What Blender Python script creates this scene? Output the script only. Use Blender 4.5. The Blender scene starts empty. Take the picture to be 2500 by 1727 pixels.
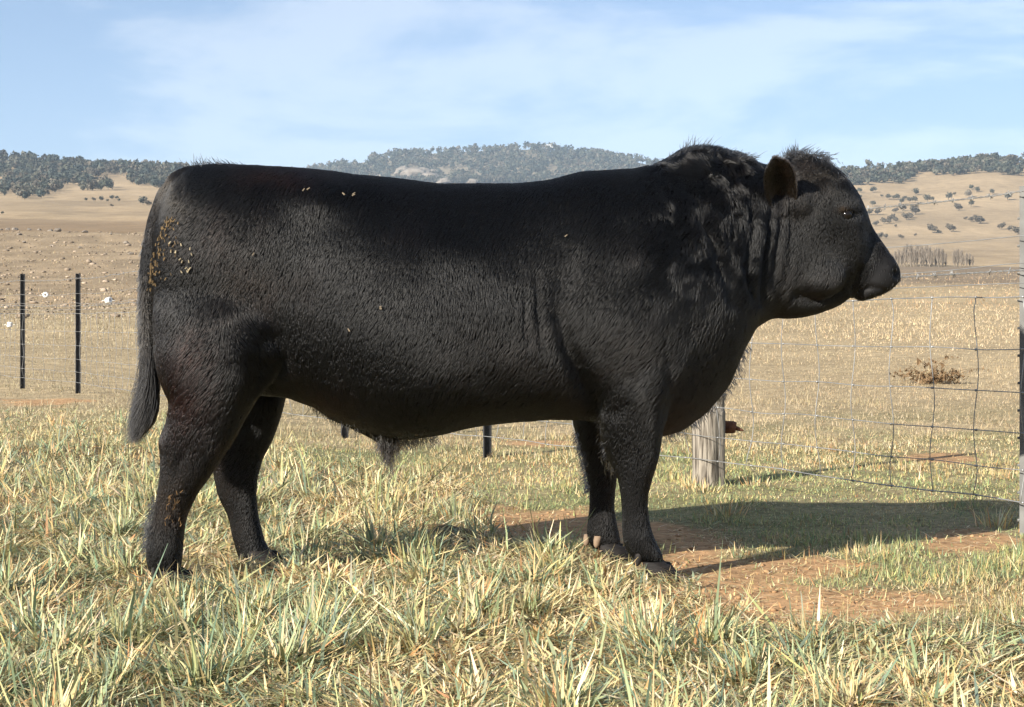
import bpy, bmesh, math, random
import numpy as np
from mathutils import Vector, kdtree

rng = np.random.default_rng(7)
random.seed(7)
R = math.radians

# ------------------------------------------------------------------ camera, sky, sun
scene = bpy.context.scene
col = scene.collection
F, CX, HZ, CH, CD = 3927.0, 1250.0, 785.0, 0.86, 5.5     # focal (px of a 2500 wide frame), centre, eye line, eye height, eye distance
S = 2500.0 / 2310.0
cam_d = bpy.data.cameras.new('camera')
cam = bpy.data.objects.new('camera', cam_d)
col.objects.link(cam)
cam.location = (0, -CD, CH)
cam.rotation_euler = (R(90), 0, 0)
cam_d.sensor_width = 36
cam_d.lens = 36 * F / 2500
cam_d.shift_y = -(863.5 - HZ) / 2500
cam_d.clip_start = 0.1
cam_d.clip_end = 20000
scene.camera = cam
scene.render.engine = 'CYCLES'
scene.view_settings.view_transform = 'Standard'
scene.view_settings.look = 'None'
scene.view_settings.gamma = 1
scene.view_settings.exposure = 1.3
scene.cycles.use_denoising = True
scene.cycles.max_bounces = 6
scene.cycles.volume_bounces = 0
scene.cycles.transparent_max_bounces = 6
scene.cycles_curves.shape = 'RIBBONS'

SUN_EL = R(24)
SUN_AZ = R(46)                 # light travels right and away from the camera
world = bpy.data.worlds.new('World')
scene.world = world
world.use_nodes = True
nt = world.node_tree
nt.nodes.clear()
wo = nt.nodes.new('ShaderNodeOutputWorld')
bg = nt.nodes.new('ShaderNodeBackground')
sky = nt.nodes.new('ShaderNodeTexSky')
sky.sky_type = 'NISHITA'
sky.sun_disc = False
sky.sun_elevation = SUN_EL
sky.sun_rotation = R(180) + SUN_AZ
sky.altitude = 900
sky.air_density = 0.75
sky.dust_density = 0.15
sky.ozone_density = 2.2
bg.inputs['Strength'].default_value = 0.066
tc = nt.nodes.new('ShaderNodeTexCoord')
mp = nt.nodes.new('ShaderNodeMapping')
mp.inputs['Scale'].default_value = (3.0, 3.0, 13.0)
mp.inputs['Location'].default_value = (7.3, 0.7, 0.95)
mp.inputs['Rotation'].default_value = (R(3), R(-5), 0)
n1 = nt.nodes.new('ShaderNodeTexNoise')
n1.inputs['Scale'].default_value = 1.0
n1.inputs['Detail'].default_value = 7
n1.inputs['Roughness'].default_value = 0.6
n1.inputs['Distortion'].default_value = 0.35
cr = nt.nodes.new('ShaderNodeValToRGB')
cr.color_ramp.interpolation = 'EASE'
cr.color_ramp.elements[0].position = 0.43
cr.color_ramp.elements[0].color = (0.0, 0.0, 0.0, 1)
cr.color_ramp.elements[1].position = 0.585
cr.color_ramp.elements[1].color = (0.95, 0.95, 0.95, 1)
mx = nt.nodes.new('ShaderNodeMixRGB')
mx.blend_type = 'ADD'
mx.inputs['Color2'].default_value = (2.3, 1.85, 1.15, 1)
nt.links.new(tc.outputs['Generated'], mp.inputs['Vector'])
nt.links.new(mp.outputs['Vector'], n1.inputs['Vector'])
nt.links.new(n1.outputs['Fac'], cr.inputs['Fac'])
nt.links.new(cr.outputs['Color'], mx.inputs['Fac'])
nt.links.new(sky.outputs['Color'], mx.inputs['Color1'])
nt.links.new(mx.outputs['Color'], bg.inputs['Color'])
nt.links.new(bg.outputs['Background'], wo.inputs['Surface'])

sun_d = bpy.data.lights.new('sun', 'SUN')
sun_d.energy = 5.0
sun_d.angle = R(0.53)
sun_d.color = (1.0, 0.93, 0.82)
sun = bpy.data.objects.new('sun', sun_d)
col.objects.link(sun)
sdir = Vector((math.cos(SUN_EL) * math.sin(SUN_AZ), math.cos(SUN_EL) * math.cos(SUN_AZ), -math.sin(SUN_EL)))
sun.rotation_euler = sdir.to_track_quat('-Z', 'Y').to_euler()
sun.location = (-20, -20, 20)

# ------------------------------------------------------------------ helpers
def P(px, py, d):
    """a point of the place at depth d metres from the camera"""
    return np.array(((px * S - CX) / F * d, d - CD, CH - (py * S - HZ) / F * d))

def proj(x, y, z):
    d = y + CD
    return (x / d * F + CX) / S, (HZ + (CH - z) / d * F) / S

def hash3(i, j, k):
    h = (i * 374761393 + j * 668265263 + k * 1274126177) & 0x7fffffff
    h = ((h ^ (h >> 13)) * 1274126177) & 0x7fffffff
    return ((h ^ (h >> 16)) & 0xffff) / 65535.0

def vnoise(p, scale=1.0, seed=0):
    p = np.asarray(p, float) * scale + seed * 17.31
    i = np.floor(p).astype(np.int64)
    f = p - i
    f = f * f * (3 - 2 * f)
    out = 0
    for a in (0, 1):
        wa = f[:, 0] if a else 1 - f[:, 0]
        for b in (0, 1):
            wb = f[:, 1] if b else 1 - f[:, 1]
            for c in (0, 1):
                wc = f[:, 2] if c else 1 - f[:, 2]
                out = out + wa * wb * wc * hash3(i[:, 0] + a, i[:, 1] + b, i[:, 2] + c)
    return out * 2 - 1

def vn2(x, y, scale, seed=0):
    return vnoise(np.stack([x, y, np.zeros_like(x) + 0.5], 1), scale, seed)

def sstep(a, b, x):
    t = np.clip((x - a) / (b - a), 0, 1)
    return t * t * (3 - 2 * t)

def add_obj(name, data, parent=None, mat=None, **props):
    o = bpy.data.objects.new(name, data)
    col.objects.link(o)
    if mat is not None:
        data.materials.append(mat)
    if parent is not None:
        o.parent = parent
        o.matrix_parent_inverse = parent.matrix_world.inverted()
    for k, v in props.items():
        o[k] = v
    return o

def mesh_np(name, verts, faces, smooth=True):
    """verts (n,3); faces: one (m,3) or (m,4) array, or list of lists"""
    me = bpy.data.meshes.new(name)
    if isinstance(faces, np.ndarray):
        m, k = faces.shape
        me.vertices.add(len(verts))
        me.vertices.foreach_set('co', np.asarray(verts, np.float32).ravel())
        me.loops.add(m * k)
        me.loops.foreach_set('vertex_index', faces.astype(np.int32).ravel())
        me.polygons.add(m)
        me.polygons.foreach_set('loop_start', np.arange(0, m * k, k, dtype=np.int32))
        me.polygons.foreach_set('loop_total', np.full(m, k, np.int32))
        me.update(calc_edges=True)
    else:
        me.from_pydata([tuple(v) for v in verts], [], faces)
        me.update()
    if smooth:
        me.polygons.foreach_set('use_smooth', np.ones(len(me.polygons), bool))
    return me

def set_col(me, name, arr):
    a = me.color_attributes.new(name, 'FLOAT_COLOR', 'POINT')
    buf = np.ones((len(arr), 4), np.float32)
    buf[:, :3] = arr
    a.data.foreach_set('color', buf.ravel())

def empty(name, loc, label, cat, group=None):
    o = bpy.data.objects.new(name, None)
    o.empty_display_size = 0.1
    o.location = tuple(loc)
    col.objects.link(o)
    o['label'] = label
    o['category'] = cat
    if group:
        o['group'] = group
    bpy.context.view_layer.update()
    return o

def ring_mesh(rings, closed_ends=True):
    """rings: list of (n,3) arrays -> verts, faces(list)"""
    n = len(rings[0])
    v = np.concatenate(rings)
    f = []
    for r in range(len(rings) - 1):
        for k in range(n):
            k2 = (k + 1) % n
            f.append([r * n + k, r * n + k2, (r + 1) * n + k2, (r + 1) * n + k])
    if closed_ends:
        c0 = len(v)
        v = np.concatenate([v, [rings[0].mean(0)], [rings[-1].mean(0)]])
        b = (len(rings) - 1) * n
        for k in range(n):
            k2 = (k + 1) % n
            f.append([c0, k2, k])
            f.append([c0 + 1, b + k, b + k2])
    return v, f

class Geo:
    def __init__(self):
        self.v, self.f, self.n = [], [], 0
    def add(self, v, f):
        self.v.append(np.asarray(v, float))
        self.f += [[i + self.n for i in q] for q in f]
        self.n += len(v)
    def tube(self, pts, rad, n=6, cap=True):
        pts = np.asarray(pts, float)
        if np.isscalar(rad):
            rad = [rad] * len(pts)
        t = np.gradient(pts, axis=0)
        t /= np.linalg.norm(t, axis=1)[:, None] + 1e-9
        up = np.array((0, 0, 1.0))
        if abs(t[:, 2]).mean() > 0.85:
            up = np.array((1.0, 0, 0))
        rings = []
        for p, tt, r in zip(pts, t, rad):
            a = np.cross(tt, up)
            a /= np.linalg.norm(a) + 1e-9
            b = np.cross(tt, a)
            th = np.linspace(0, 2 * np.pi, n, endpoint=False)
            rings.append(p + r * (np.cos(th)[:, None] * a + np.sin(th)[:, None] * b))
        self.add(*ring_mesh(rings, cap))
    def box(self, lo, hi):
        x0, y0, z0 = lo
        x1, y1, z1 = hi
        v = [(x0, y0, z0), (x1, y0, z0), (x1, y1, z0), (x0, y1, z0), (x0, y0, z1), (x1, y0, z1), (x1, y1, z1), (x0, y1, z1)]
        self.add(v, [[0, 3, 2, 1], [4, 5, 6, 7], [0, 1, 5, 4], [1, 2, 6, 5], [2, 3, 7, 6], [3, 0, 4, 7]])
    def obj(self, name, mat, parent=None, smooth=True, **props):
        me = mesh_np(name, np.concatenate(self.v), self.f, smooth)
        return add_obj(name, me, parent, mat, **props)

def copy_tree(o, parent=None):
    c = o.copy()
    col.objects.link(c)
    if parent is not None:
        c.parent = parent
    for ch in list(o.children):
        copy_tree(ch, c)
    return c

# ------------------------------------------------------------------ materials
def new_mat(name):
    m = bpy.data.materials.new(name)
    m.use_nodes = True
    t = m.node_tree
    return m, t, t.nodes['Principled BSDF']

def noise_mat(name, c1, c2, scale=8.0, rough=0.8, detail=6, bump=0.0, bscale=None, coord='Object', metal=0.0, stretch=None, spec=0.3):
    m, t, b = new_mat(name)
    tc = t.nodes.new('ShaderNodeTexCoord')
    src = tc.outputs[coord]
    if stretch:
        mp = t.nodes.new('ShaderNodeMapping')
        mp.inputs['Scale'].default_value = stretch
        t.links.new(src, mp.inputs['Vector'])
        src = mp.outputs['Vector']
    n = t.nodes.new('ShaderNodeTexNoise')
    n.inputs['Scale'].default_value = scale
    n.inputs['Detail'].default_value = detail
    t.links.new(src, n.inputs['Vector'])
    r = t.nodes.new('ShaderNodeValToRGB')
    r.color_ramp.elements[0].position = 0.3
    r.color_ramp.elements[1].position = 0.7
    r.color_ramp.elements[0].color = (*c1, 1)
    r.color_ramp.elements[1].color = (*c2, 1)
    t.links.new(n.outputs['Fac'], r.inputs['Fac'])
    t.links.new(r.outputs['Color'], b.inputs['Base Color'])
    b.inputs['Roughness'].default_value = rough
    b.inputs['Metallic'].default_value = metal
    b.inputs['Specular IOR Level'].default_value = spec
    if bump:
        n2 = t.nodes.new('ShaderNodeTexNoise')
        n2.inputs['Scale'].default_value = bscale or scale * 3
        n2.inputs['Detail'].default_value = 8
        t.links.new(src, n2.inputs['Vector'])
        bp = t.nodes.new('ShaderNodeBump')
        bp.inputs['Strength'].default_value = bump
        bp.inputs['Distance'].default_value = 0.02
        t.links.new(n2.outputs['Fac'], bp.inputs['Height'])
        t.links.new(bp.outputs['Normal'], b.inputs['Normal'])
    return m

def attr_mat(name, rough=0.6, transl=0.0, spec=0.25, noise=0.0, nscale=40.0):
    m, t, b = new_mat(name)
    a = t.nodes.new('ShaderNodeAttribute')
    a.attribute_name = 'col'
    src = a.outputs['Color']
    if noise:
        tc = t.nodes.new('ShaderNodeTexCoord')
        n = t.nodes.new('ShaderNodeTexNoise')
        n.inputs['Scale'].default_value = nscale
        n.inputs['Detail'].default_value = 5
        t.links.new(tc.outputs['Object'], n.inputs['Vector'])
        mr = t.nodes.new('ShaderNodeMapRange')
        mr.inputs['From Min'].default_value = 0.25
        mr.inputs['From Max'].default_value = 0.75
        mr.inputs['To Min'].default_value = 1 - noise
        mr.inputs['To Max'].default_value = 1 + noise
        t.links.new(n.outputs['Fac'], mr.inputs['Value'])
        vm = t.nodes.new('ShaderNodeVectorMath')
        vm.operation = 'SCALE'
        t.links.new(src, vm.inputs[0])
        t.links.new(mr.outputs['Result'], vm.inputs['Scale'])
        src = vm.outputs['Vector']
    t.links.new(src, b.inputs['Base Color'])
    b.inputs['Roughness'].default_value = rough
    b.inputs['Specular IOR Level'].default_value = spec
    if transl:
        tr = t.nodes.new('ShaderNodeBsdfTranslucent')
        t.links.new(src, tr.inputs['Color'])
        mix = t.nodes.new('ShaderNodeMixShader')
        mix.inputs['Fac'].default_value = transl
        out = t.nodes['Material Output']
        t.links.new(b.outputs['BSDF'], mix.inputs[1])
        t.links.new(tr.outputs['BSDF'], mix.inputs[2])
        t.links.new(mix.outputs['Shader'], out.inputs['Surface'])
    return m

# ------------------------------------------------------------------ terrain
RIDGE_X = [-600, -200, 0, 100, 200, 400, 700, 1500, 1880, 1960, 2050, 2120, 2200, 2250, 2310, 2600]
RIDGE_Y = [368, 360, 360, 368, 378, 385, 428, 430, 384, 379, 382, 376, 366, 362, 364, 372]
HILL_X = [-600, 300, 560, 640, 720, 800, 860, 920, 1000, 1100, 1200, 1290, 1360, 1420, 1480, 1560, 1700, 2600]
HILL_Y = [412, 410, 402, 394, 384, 367, 356, 347, 342, 338, 334, 343, 350, 360, 372, 390, 406, 412]
ROWS = [(18, 899, 899), (24, 852, 850), (30, 812, 812), (45, 745, 750), (70, 692, 697), (100, 645, 662), (150, 575, 630),
        (200, 527, 615), (280, 521, 606), (400, 503, 600), (520, 478, 578), (650, 455, 560), (800, 432, 530), (1000, 408, 455)]

def row_py(px):
    w = sstep(330, 1900, px)
    rows = [L * (1 - w) + Rr * w for (_, L, Rr) in ROWS]
    rid = np.interp(px, RIDGE_X, RIDGE_Y)
    hil = np.interp(px, HILL_X, HILL_Y)
    rows += [rid, rid + 24, np.full_like(px, 436.0), np.maximum(hil + 62, 414.0), hil, np.full_like(px, 418.0), np.full_like(px, 415.0)]
    return np.array(rows)
LD = np.log(np.array([r[0] for r in ROWS] + [1200, 1320, 1600, 1950, 2400, 2800, 7000.0]))

def ground_py(px, d):
    px = np.atleast_1d(np.asarray(px, float))
    d = np.atleast_1d(np.asarray(d, float))
    rows = row_py(px)
    ld = np.clip(np.log(np.maximum(d, 1e-3)), LD[0], LD[-1])
    i = np.clip(np.searchsorted(LD, ld) - 1, 0, len(LD) - 2)
    t = (ld - LD[i]) / (LD[i + 1] - LD[i])
    k = np.arange(len(px))
    return rows[i, k] * (1 - t) + rows[i + 1, k] * t

def ground_z(x, y):
    x = np.atleast_1d(np.asarray(x, float))
    y = np.atleast_1d(np.asarray(y, float))
    dy = y + CD
    r = np.hypot(x, dy)
    ph = np.clip(np.arctan2(x, dy), -0.45, 0.45)
    d = r * np.cos(ph)
    px = (np.tan(ph) * F + CX) / S
    py = ground_py(px, d)
    z = CH - (py * S - HZ) / F * d
    z = np.where(d < 18, 0.0, z)
    z = z + 0.02 * vn2(x, y, 0.9, 3) * sstep(7.5, 11, d) + 0.010 * vn2(x, y, 4.0, 4) * sstep(1, 2, np.hypot(x + 0.2, y) - 0.0)
    z = z + 0.0016 * d * sstep(40, 120, d) * (1 - sstep(1100, 1300, d)) * vn2(x / np.maximum(d, 1), np.log(np.maximum(d, 1)), 22.0, 5)
    z = z + 0.0011 * d * sstep(50, 90, d) * (1 - sstep(210, 300, d)) * vn2(x, y, 0.33, 8)
    return z

def ray_ground(px, py):
    """where the sight line meets the far terrain -> x, y, z, d"""
    dd = np.exp(np.linspace(LD[0], math.log(2450), 420))
    pp = np.interp(np.log(dd), LD, row_py(np.array([float(px)]))[:, 0])
    k = np.argmax(pp <= py) if (pp <= py).any() else len(dd) - 1
    d = dd[k]
    x = (px * S - CX) / F * d
    z = float(ground_z([x], [d - CD])[0])
    return x, d - CD, z, d

def flat_pt(px, py):
    d = F * CH / (py * S - HZ)
    return (px * S - CX) / F * d, d - CD, d

BX = [-800, 0, 300, 450, 600, 780, 900, 1040, 1085, 1130, 1200, 1290, 1400, 1450, 1560, 1650, 1800, 2000, 2200, 2310, 3200]
BY = [930, 930, 925, 950, 1000, 1040, 1062, 1078, 1120, 1170, 1200, 1222, 1255, 1290, 1325, 1368, 1405, 1432, 1425, 1430, 1440]
def long_edge(px):
    return np.interp(px, BX, BY)

def dirt_mask(px, py, x, y):
    nz = 0.5 * vn2(x, y, 3.0, 21) + 0.35 * vn2(x, y, 9.0, 22)
    m = np.zeros_like(px)
    for cx, cy, rx, ry in ((1250, 1180, 160, 42), (1420, 1215, 130, 40), (1700, 1330, 240, 75), (1930, 1370, 170, 45), (1560, 1240, 130, 32), (2180, 1215, 110, 28), (2110, 1035, 70, 12), (1240, 1000, 90, 10), (90, 905, 90, 12)):
        q = 1.33 - np.hypot((px - cx) / rx, (py - cy) / ry) + nz * 1.15
        m = np.maximum(m, sstep(0.1, 0.6, q))
    return m

phi = np.concatenate([np.linspace(-math.pi, -0.5, 26)[:-1], np.linspace(-0.5, -0.36, 12)[:-1], np.linspace(-0.36, 0.36, 300), np.linspace(0.36, 0.5, 12)[1:], np.linspace(0.5, math.pi, 26)[1:]])
rad = np.concatenate([np.linspace(0.25, 2.8, 10)[:-1], np.exp(np.linspace(math.log(2.8), math.log(20), 170))[:-1], np.exp(np.linspace(math.log(20), math.log(6500), 260))])
PH, RA = np.meshgrid(phi, rad)
gx, gy = (RA * np.sin(PH)).ravel(), (RA * np.cos(PH) - CD).ravel()
gz = ground_z(gx, gy)
nr, nc = PH.shape
idx = np.arange(nr * nc).reshape(nr, nc)
gf = np.stack([idx[:-1, :-1].ravel(), idx[:-1, 1:].ravel(), idx[1:, 1:].ravel(), idx[1:, :-1].ravel()], 1)
ground_me = mesh_np('ground', np.stack([gx, gy, gz], 1), gf[:, ::-1])
# zone masks carried by the land itself: bare orange soil, dry straw, green pick, stony brown
gd = np.maximum(RA.ravel() * np.cos(np.clip(PH.ravel(), -0.45, 0.45)), 0.1)
gpx = np.clip((np.tan(np.clip(PH.ravel(), -0.45, 0.45)) * F + CX) / S, -700, 3200)
gpy = np.where(gd < 18, (HZ + F * CH / gd) / S, ground_py(gpx, gd))
right = sstep(330, 1900, gpx)
SOIL, STRAW, GREEN = np.array((0.30, 0.165, 0.085)), np.array((0.39, 0.305, 0.185)), np.array((0.20, 0.19, 0.09))
BROWN, TAN, BARE = np.array((0.31, 0.235, 0.15)), np.array((0.37, 0.275, 0.165)), np.array((0.44, 0.27, 0.14))
nA = vn2(gx, gy, 0.7, 31)[:, None]
nB = vn2(gx, gy, 2.6, 32)[:, None]
c = np.tile(STRAW, (len(gx), 1))
near_green = (sstep(19, 10, gd) * sstep(0, 1, 0.55 + 0.2 * sstep(900, 300, gpx) + 0.5 * nA[:, 0] + 0.25 * nB[:, 0]))[:, None]
c = c * (1 - near_green) + GREEN * near_green
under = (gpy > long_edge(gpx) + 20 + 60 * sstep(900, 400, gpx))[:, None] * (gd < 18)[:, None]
c = np.where(under, np.array((0.15, 0.105, 0.055)), c)  # soil under tall grass, colour darkened to deepen the shade between blades
m = dirt_mask(gpx, gpy, gx, gy)[:, None] * (gd < 18)[:, None]
c = c * (1 - m) + BARE * m
# stony slope on the left, brown flat on the right
m = (sstep(52, 75, gd) * (1 - sstep(200, 215, gd)) * (1 - right))[:, None]
c = c * (1 - m) + (BROWN * (1 + 0.25 * nA)) * m
m = (sstep(105, 140, gd) * (1 - sstep(380, 400, gd)) * right)[:, None]
c = c * (1 - m) + np.array((0.24, 0.185, 0.125)) * m
far = vn2(gx / gd, np.log(gd), 14.0, 33)[:, None]
band = vn2(gpx * 0.004, gpy * 0.05, 1.0, 34)[:, None]
m = (sstep(205, 215, gd) * (1 - right) + sstep(390, 420, gd) * right)[:, None]
far2 = vn2(gx / gd, np.log(gd), 60.0, 35)[:, None]
hillc = TAN * (1 + 0.20 * far + 0.10 * band + 0.14 * far2)
c = c * (1 - m) + hillc * m
m = (sstep(205, 215, gd) * (1 - sstep(380, 470, gd)) * (1 - right))[:, None]
c = c * (1 - m) + np.array((0.27, 0.19, 0.11)) * (1 + 0.10 * band) * m
m = sstep(1250, 1320, gd)[:, None]
c = c * (1 - m) + np.array((0.24, 0.20, 0.14)) * (1 + 0.3 * far) * m
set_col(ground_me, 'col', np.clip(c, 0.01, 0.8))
gm, gt, gb = new_mat('ground')
ga = gt.nodes.new('ShaderNodeAttribute')
ga.attribute_name = 'col'
gtc = gt.nodes.new('ShaderNodeTexCoord')
prev = None
for sc_, lo, hi in ((22.0, 0.62, 1.3), (3.0, 0.78, 1.2), (0.16, 0.85, 1.15)):
    gn = gt.nodes.new('ShaderNodeTexNoise')
    gn.inputs['Scale'].default_value = sc_
    gn.inputs['Detail'].default_value = 8
    gt.links.new(gtc.outputs['Object'], gn.inputs['Vector'])
    mr = gt.nodes.new('ShaderNodeMapRange')
    mr.inputs['From Min'].default_value = 0.3
    mr.inputs['From Max'].default_value = 0.7
    mr.inputs['To Min'].default_value = lo
    mr.inputs['To Max'].default_value = hi
    gt.links.new(gn.outputs['Fac'], mr.inputs['Value'])
    vm = gt.nodes.new('ShaderNodeVectorMath')
    vm.operation = 'SCALE'
    gt.links.new(prev or ga.outputs['Color'], vm.inputs[0])
    gt.links.new(mr.outputs['Result'], vm.inputs['Scale'])
    prev = vm.outputs['Vector']
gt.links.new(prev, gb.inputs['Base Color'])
gb.inputs['Roughness'].default_value = 0.95
gb.inputs['Specular IOR Level'].default_value = 0.1
gn = gt.nodes.new('ShaderNodeTexNoise')
gn.inputs['Scale'].default_value = 28
gn.inputs['Detail'].default_value = 10
gt.links.new(gtc.outputs['Object'], gn.inputs['Vector'])
gbp = gt.nodes.new('ShaderNodeBump')
gbp.inputs['Strength'].default_value = 0.45
gbp.inputs['Distance'].default_value = 0.018
gt.links.new(gn.outputs['Fac'], gbp.inputs['Height'])
gt.links.new(gbp.outputs['Normal'], gb.inputs['Normal'])
add_obj('ground', ground_me, None, gm, kind='structure', label='dry winter paddocks rising to tan stony hills')

# ------------------------------------------------------------------ far trees
LEAF = attr_mat('gum_leaves', rough=0.75, transl=0.15, spec=0.1)
BARK = noise_mat('gum_bark', (0.16, 0.13, 0.10), (0.30, 0.26, 0.21), 6, 0.9)
def crown_tris(n, rx, rz, size, lobes, r):
    """n leaf clumps spread through a lumpy crown: verts (3n,3) around the origin"""
    lc = r.normal(0, 1, (lobes, 3))
    lc /= np.linalg.norm(lc, axis=1)[:, None]
    lc *= r.uniform(0.25, 0.62, (lobes, 1))
    lc[:, 2] *= 0.8
    k = r.integers(0, lobes, n)
    q = r.normal(0, 1, (n, 3))
    q /= np.linalg.norm(q, axis=1)[:, None]
    q *= (r.uniform(0.25, 1, (n, 1)) ** 0.5) * 0.5
    p = (lc[k] + q) * np.array((rx, rx, rz))
    nrm = q / (np.linalg.norm(q, axis=1)[:, None]) + r.normal(0, 0.55, (n, 3))
    nrm /= np.linalg.norm(nrm, axis=1)[:, None]
    a = np.cross(nrm, r.normal(0, 1, (n, 3)))
    a /= np.linalg.norm(a, axis=1)[:, None]
    b = np.cross(nrm, a)
    s = size * r.uniform(0.6, 1.3, (n, 1))
    v = np.stack([p + a * s, p - a * s * 0.5 + b * s * 0.8, p - a * s * 0.5 - b * s * 0.8], 1)
    return v.reshape(-1, 3)

GUM = np.array([(0.085, 0.092, 0.068), (0.115, 0.112, 0.084), (0.068, 0.080, 0.068), (0.135, 0.118, 0.09)])
def woodland(spots, n_leaf, label):
    V, C = [], []
    for (x, y, z, h) in spots:
        rx, rz = h * rng.uniform(0.42, 0.62), h * 0.5
        v = crown_tris(n_leaf, rx, rz, h * 0.17, 5, rng)
        V.append(v + np.array((x, y, z + h * 0.52)))
        c = GUM[rng.integers(0, 4)] * rng.uniform(0.75, 1.25)
        cc = np.repeat(c[None] * rng.uniform(0.75, 1.25, (n_leaf, 1)), 3, 0)
        C.append(cc)
        w = h * 0.03                                    # a trunk that shows below the crown
        V.append(np.array([(x - w, y, z - 0.3), (x + w, y, z - 0.3), (x, y, z + h * 0.6)]))
        C.append(np.tile((0.2, 0.17, 0.13), (3, 1)))
    V = np.concatenate(V)
    me = mesh_np('woodland', V, np.arange(len(V)).reshape(-1, 3), False)
    set_col(me, 'col', np.concatenate(C))
    add_obj('woodland', me, None, LEAF, kind='stuff', label=label, category='woodland')

def px_size(npx, d):
    return npx * S / F * d

spots = []
LBX, LBY = [-260, 0, 60, 120, 245, 300, 420], [448, 440, 449, 440, 432, 426, 424]
for _ in range(2600):
    px = rng.uniform(-260, 560)
    top = np.interp(px, RIDGE_X, RIDGE_Y)
    bot = np.interp(px, LBX, LBY)
    py = top + (bot - top) * rng.uniform(0, 1) ** 1.15
    if vn2(np.array([px]), np.array([py * 3.2]), 0.02, 41)[0] < -0.12 - 1.0 * (py < top + 18):
        continue
    x, y, z, d = ray_ground(px, py + 2)
    spots.append((x, y, z, px_size(rng.uniform(17, 29), d)))
woodland(spots[:1500], 60, 'grey-green eucalypt wood covering the low hill behind the bull\'s tail')
spots = []
RBX = [1780, 1900, 1930, 1965, 2010, 2040, 2056, 2085, 2115, 2150, 2195, 2240, 2290, 2310, 2560]
RBY = [425, 424, 423, 416, 416, 414, 402, 390, 398, 400, 396, 398, 404, 394, 396]
for _ in range(1900):
    px = rng.uniform(1780, 2560)
    top = np.interp(px, RIDGE_X, RIDGE_Y)
    bot = np.interp(px, RBX, RBY)
    py = top + (bot - top) * rng.uniform(0, 1)
    if px < 2020 and py < 396 and rng.random() < 0.85:
        continue
    if vn2(np.array([px]), np.array([py * 3.0]), 0.022, 43)[0] < -0.55:
        continue
    x, y, z, d = ray_ground(px, py + 2)
    spots.append((x, y, z, px_size(rng.uniform(13, 24), d)))
woodland(spots[:1200], 50, 'grey-green eucalypt wood along the top of the right-hand hill')
spots = []
for _ in range(4200):
    px = rng.uniform(540, 1600)
    top = np.interp(px, HILL_X, HILL_Y)
    py = top + (432 - top) * rng.uniform(0, 1)
    if 885 < px < 1015 and 375 < py < 415 and rng.random() < 0.6:
        continue
    if vn2(np.array([px]), np.array([py * 2.5]), 0.03, 44)[0] < -0.42:
        continue
    d = math.exp(np.interp(py, [top, top + 62], [math.log(2400), math.log(1950)]))
    x = (px * S - CX) / F * d
    z = float(ground_z([x], [d - CD])[0])
    spots.append((x, d - CD, z, px_size(rng.uniform(11, 21), d)))
woodland(spots[:3600], 30, 'blue-grey bush covering the granite hill above the bull\'s back')

tree_protos = []
def make_tree(name, kind):
    r = np.random.default_rng(100 + kind)
    root = bpy.data.objects.new(name, None)
    col.objects.link(root)
    n = 190
    v = crown_tris(n, 0.52, 0.52, 0.10, 6 + kind % 3, r) + np.array((0, 0, 0.56))
    me = mesh_np('crown', v, np.arange(3 * n).reshape(-1, 3), False)
    c = GUM[kind % 4] if kind < 4 else np.array((0.25, 0.22, 0.17))
    set_col(me, 'col', np.repeat(c[None] * r.uniform(0.7, 1.3, (n, 1)), 3, 0))
    add_obj('crown', me, root, LEAF)
    g = Geo()
    g.tube([(0, 0, -0.05), (0.01, 0, 0.2), (0.03, 0.01, 0.45), (0.02, 0, 0.7)], [0.045, 0.035, 0.025, 0.008], 6)
    for _ in range(5):
        a = r.uniform(0, 6.28)
        g.tube([(0.02, 0, 0.25), (0.17 * math.cos(a), 0.17 * math.sin(a), 0.45), (0.36 * math.cos(a), 0.36 * math.sin(a), 0.58)], [0.02, 0.012, 0.004], 5)
    g.obj('trunk', BARK, root)
    return root
tree_protos = [make_tree('gum_tree', k) for k in range(5)]
used = [False] * 5
ORD = ['first', 'second', 'third', 'fourth', 'fifth', 'sixth', 'seventh', 'eighth', 'ninth', 'tenth', 'eleventh', 'twelfth', 'thirteenth', 'fourteenth', 'fifteenth', 'sixteenth', 'seventeenth', 'eighteenth', 'nineteenth', 'twentieth']
def place_tree(px, py, w, label, group, kind):
    x, y, z, d = ray_ground(px, py)
    if used[kind]:
        o = copy_tree(tree_protos[kind])
    else:
        o = tree_protos[kind]
        used[kind] = True
    s = px_size(w, d)
    o.location = (x, y, z)
    o.scale = (s, s, s * rng.uniform(0.78, 1.0))
    o.rotation_euler = (0, 0, rng.uniform(0, 6.28))
    o['label'] = label
    o['category'] = 'tree'
    o['group'] = group

RT = [(330, 535, 80), (190, 530, 60), (200, 585, 50), (410, 567, 40), (480, 585, 75), (530, 587, 60), (570, 580, 70), (635, 583, 55), (735, 540, 78), (855, 622, 95), (680, 625, 70),
      (735, 630, 80), (910, 612, 50), (1060, 602, 95), (1118, 565, 42), (1290, 505, 60), (1335, 537, 70), (1260, 595, 95), (1490, 555, 65), (1635, 608, 100), (1155, 715, 95), (1280, 685, 75),
      (1355, 838, 130), (1285, 820, 75), (1225, 798, 45), (1575, 890, 85), (1730, 925, 115), (1655, 905, 70), (905, 932, 115), (970, 925, 55), (1085, 915, 105), (600, 975, 65), (395, 968, 90),
      (450, 972, 65), (735, 950, 38), (545, 890, 40), (370, 745, 95), (500, 815, 90), (650, 795, 100), (730, 750, 120), (690, 775, 90), (350, 862, 75), (430, 855, 80), (480, 848, 75), (545, 825, 80), (285, 740, 90),
      (610, 720, 90), (540, 735, 70), (320, 660, 70), (600, 640, 70), (1110, 385, 70), (1185, 385, 60)]
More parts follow.
